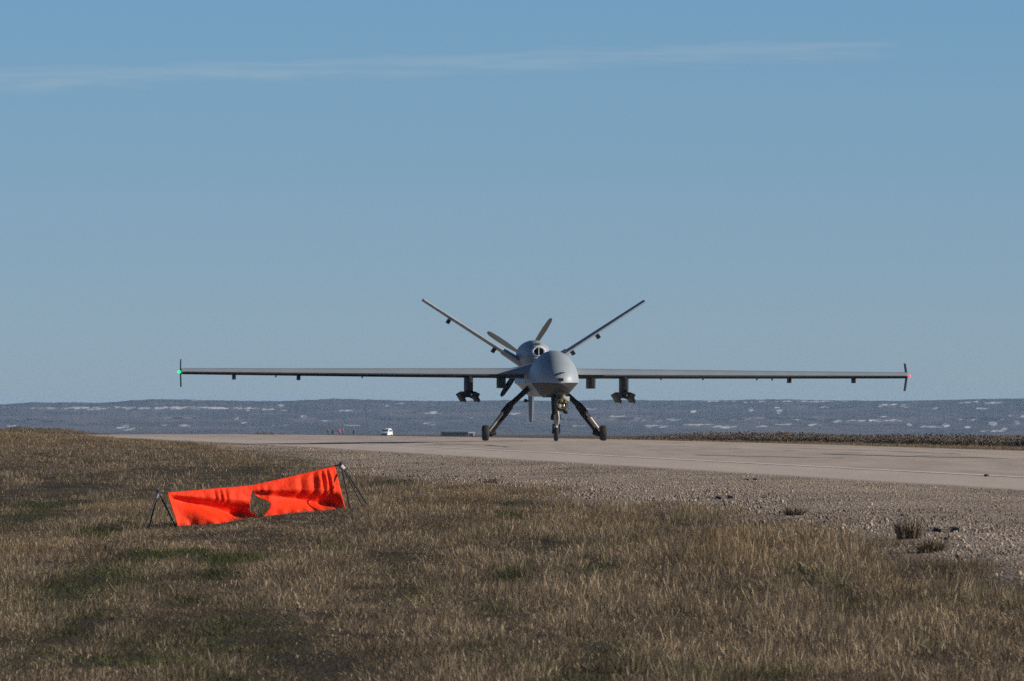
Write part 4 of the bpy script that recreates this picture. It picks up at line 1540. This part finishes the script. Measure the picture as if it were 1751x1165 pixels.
# ------------------------------------------------------------------ far people
def person(name, top, shirt, legs_c, skin_c, pose):
    """one continuous skinned body; pose: half stance, arm swing"""
    st, sw = pose
    vs = [(0, 0, .95), (0, 0, 1.15), (0, 0, 1.40), (0, 0, 1.50), (0, -.01, 1.62), (0, -.01, 1.74),
          (.10, 0, .90), (st, .03, .50), (st + .01, 0, .07), (st + .02, -.12, .03),
          (-.10, 0, .90), (-st, -.03, .50), (-st - .01, 0, .07), (-st - .02, -.12, .03),
          (.19, 0, 1.41), (.25, .02, 1.14), (.23, -sw, .92), (.23, -sw - .02, .83),
          (-.19, 0, 1.41), (-.25, .02, 1.14), (-.23, -sw, .92), (-.23, -sw - .02, .83)]
    es = [(0, 1), (1, 2), (2, 3), (3, 4), (4, 5), (0, 6), (6, 7), (7, 8), (8, 9), (0, 10), (10, 11), (11, 12), (12, 13), (2, 14), (14, 15), (15, 16), (16, 17), (2, 18), (18, 19), (19, 20), (20, 21)]
    rad = [.15, .15, .16, .06, .10, .07, .10, .065, .05, .045, .10, .065, .05, .045, .075, .05, .04, .04, .075, .05, .04, .04]
    me = bpy.data.meshes.new(name)
    me.from_pydata(vs, es, [])
    o = bpy.data.objects.new(name, me)
    COL.objects.link(o)
    md = o.modifiers.new('skin', 'SKIN')
    for v, r in zip(me.skin_vertices[0].data, rad):
        v.radius = (r, r * .85)
    me.skin_vertices[0].data[0].use_root = True
    s2 = o.modifiers.new('smooth', 'SUBSURF')
    s2.levels = s2.render_levels = 1
    bpy.context.view_layer.update()
    dg = bpy.context.evaluated_depsgraph_get()
    new = bpy.data.meshes.new_from_object(o.evaluated_get(dg))
    new.name = name
    o.modifiers.clear()
    o.data = new
    bpy.data.meshes.remove(me)
    new.materials.clear()
    for m in (legs_c, shirt, skin_c):
        new.materials.append(m)
    for p in new.polygons:
        z = p.center.z
        p.material_index = 2 if z > 1.5 or (z < .88 and abs(p.center.x) > .185 and z > .7) else (1 if z > .93 else 0)
    new.shade_smooth()
    return o


skin = mat('skin', (0.40, 0.26, 0.19), 0.6)
dark1 = mat('dark_trousers', (0.03, 0.03, 0.04), 0.8)
brown1 = mat('dark_brown_jacket', (0.09, 0.05, 0.045), 0.8)
olive1 = mat('dull_maroon_jacket', (0.14, 0.05, 0.05), 0.8)
red1 = mat('bright_red_vest', (0.85, 0.07, 0.05), 0.7)
crest_los = lambda Y: CAMZ - 51.5 / F * Y
for xi, Y, sh_, lab, rz in [(561, 2500, brown1, 'person in dark brown clothes, far down the road, leftmost of the group', .3),
                           (569, 2505, olive1, 'person in dull maroon jacket close beside the leftmost far figure', -.4),
                           (580.5, 2490, red1, 'person in bright red vest, brightest of the far figures', .1),
                           (587, 2515, olive1, 'person in maroon jacket just right of the red-vested figure', .8),
                           (605, 2520, brown1, 'person in dark clothes standing apart, rightmost of the far figures', -.2)]:
    o = person('person', None, sh_, dark1, skin, (.12, .04))
    X = (xi - CX) / F * Y
    o.location = (X, Y, float(H(X, Y)))
    o.rotation_euler = (0, 0, rz)
    tag(o, lab, 'person', 'people far down the road')

# ------------------------------------------------------------------ far white van, sheds
def car(loc, rz):
    t = empty('van', loc, (0, 0, rz))
    q = MB()
    prof = [(-2.2, .45, .72), (-2.25, .75, .82), (-2.1, 1.02, .86), (-1.45, 1.18, .88), (-.75, 1.72, .84), (-.2, 1.88, .80), (1.2, 1.92, .80), (2.1, 1.80, .78), (2.3, 1.2, .84), (2.32, .5, .80)]
    rings = []
    for y, z, w_ in prof:
        rings.append([(-w_, y, min(z, .95)), (-w_ * .97 if z > 1.2 else -w_, y, .42), (w_ * .97 if z > 1.2 else w_, y, .42), (w_, y, min(z, .95)), (w_ * .86 if z > 1.2 else w_ * .97, y, z - .06), (w_ * .7, y, z), (-w_ * .7, y, z), (-w_ * .86 if z > 1.2 else -w_ * .97, y, z - .06)])
    q.loft(rings)
    q.build('body', M['white'], t, smooth=40)
    q = MB()
    q.add([(-.70, -1.44, 1.22), (.70, -1.44, 1.22), (.62, -.79, 1.72), (-.62, -.79, 1.72), (-.70, -1.40, 1.19), (.70, -1.40, 1.19), (.62, -.75, 1.69), (-.62, -.75, 1.69)], [(0, 1, 2, 3), (7, 6, 5, 4), (0, 4, 5, 1), (1, 5, 6, 2), (2, 6, 7, 3), (3, 7, 4, 0)])
    q.build('windscreen', M['glass'], t, smooth=0)
    for s_ in (-1, 1):
        q = MB()
        q.box((s_ * .80, .55, 1.40), (.06, 2.3, .42), rot=(0, -s_ * .22, 0))
        q.build('side_window', M['glass'], t, smooth=0)
        q = MB()
        q.box((s_ * .62, -2.2, .80), (.32, .08, .16))
        q.build('headlight', M['lip'], t, smooth=0)
        for y_ in (-1.45, 1.5):
            wheel_parts((s_ * .74, y_, .34), .34, .22, t)
    q = MB()
    q.box((0, -2.26, .62), (1.0, .06, .22))
    q.build('grille', M['black'], t, smooth=0)
    q = MB()
    q.box((0, -2.28, .42), (1.5, .1, .16))
    q.build('bumper', M['paint_dark'], t, smooth=0)
    return t


Y = 2600
X = (661 - CX) / F * Y
v = car((X, Y, float(H(X, Y))), R(-14))
tag(v, 'white rounded van facing the camera far down the road, right of the people', 'van')


def shed(name, xi0, xi1, Y, ztop, m, mr_, lab, doors):
    x0, x1 = (xi0 - CX) / F * Y, (xi1 - CX) / F * Y
    w_ = x1 - x0
    g = float(H((x0 + x1) / 2, Y))
    h = ztop - g
    t = empty(name, ((x0 + x1) / 2, Y, g))
    q = MB()
    q.box((0, 2.5, h * .42), (w_, 5, h * .84))
    wl_ = q.build('wall', m, t, smooth=0)
    q = MB()
    q.loft([[(-w_ / 2 - .15, -.2, h * .83), (w_ / 2 + .15, -.2, h * .83), (w_ / 2 + .15, -.2, h * .86), (-w_ / 2 - .15, -.2, h * .86)], [(-w_ / 2 - .15, 2.5, h * .97), (w_ / 2 + .15, 2.5, h * .97), (w_ / 2 + .15, 2.5, h), (-w_ / 2 - .15, 2.5, h)],
            [(-w_ / 2 - .15, 5.2, h * .83), (w_ / 2 + .15, 5.2, h * .83), (w_ / 2 + .15, 5.2, h * .86), (-w_ / 2 - .15, 5.2, h * .86)]])
    q.build('roof', mr_, t, smooth=0)
    for k in range(doors):
        q = MB()
        q.box((-w_ / 2 + w_ * (k + .5) / doors, -.03, h * .32), (w_ / doors * .62, .06, h * .6))
        q.build('door', M['black'], wl_, smooth=0)
    tag(t, lab, 'shed')
    return t


shed('shed', 754, 800, 2600, CAMZ - (738.2 - HORY) / F * 2600, M['shed'], M['roof'], 'long low dark shed on the skyline between the white van and the left wheel', 5)
shed('shed', 801, 811, 2600, CAMZ - (739.3 - HORY) / F * 2600, M['white'], M['white'], 'tiny white shed at the right end of the long dark shed', 1)
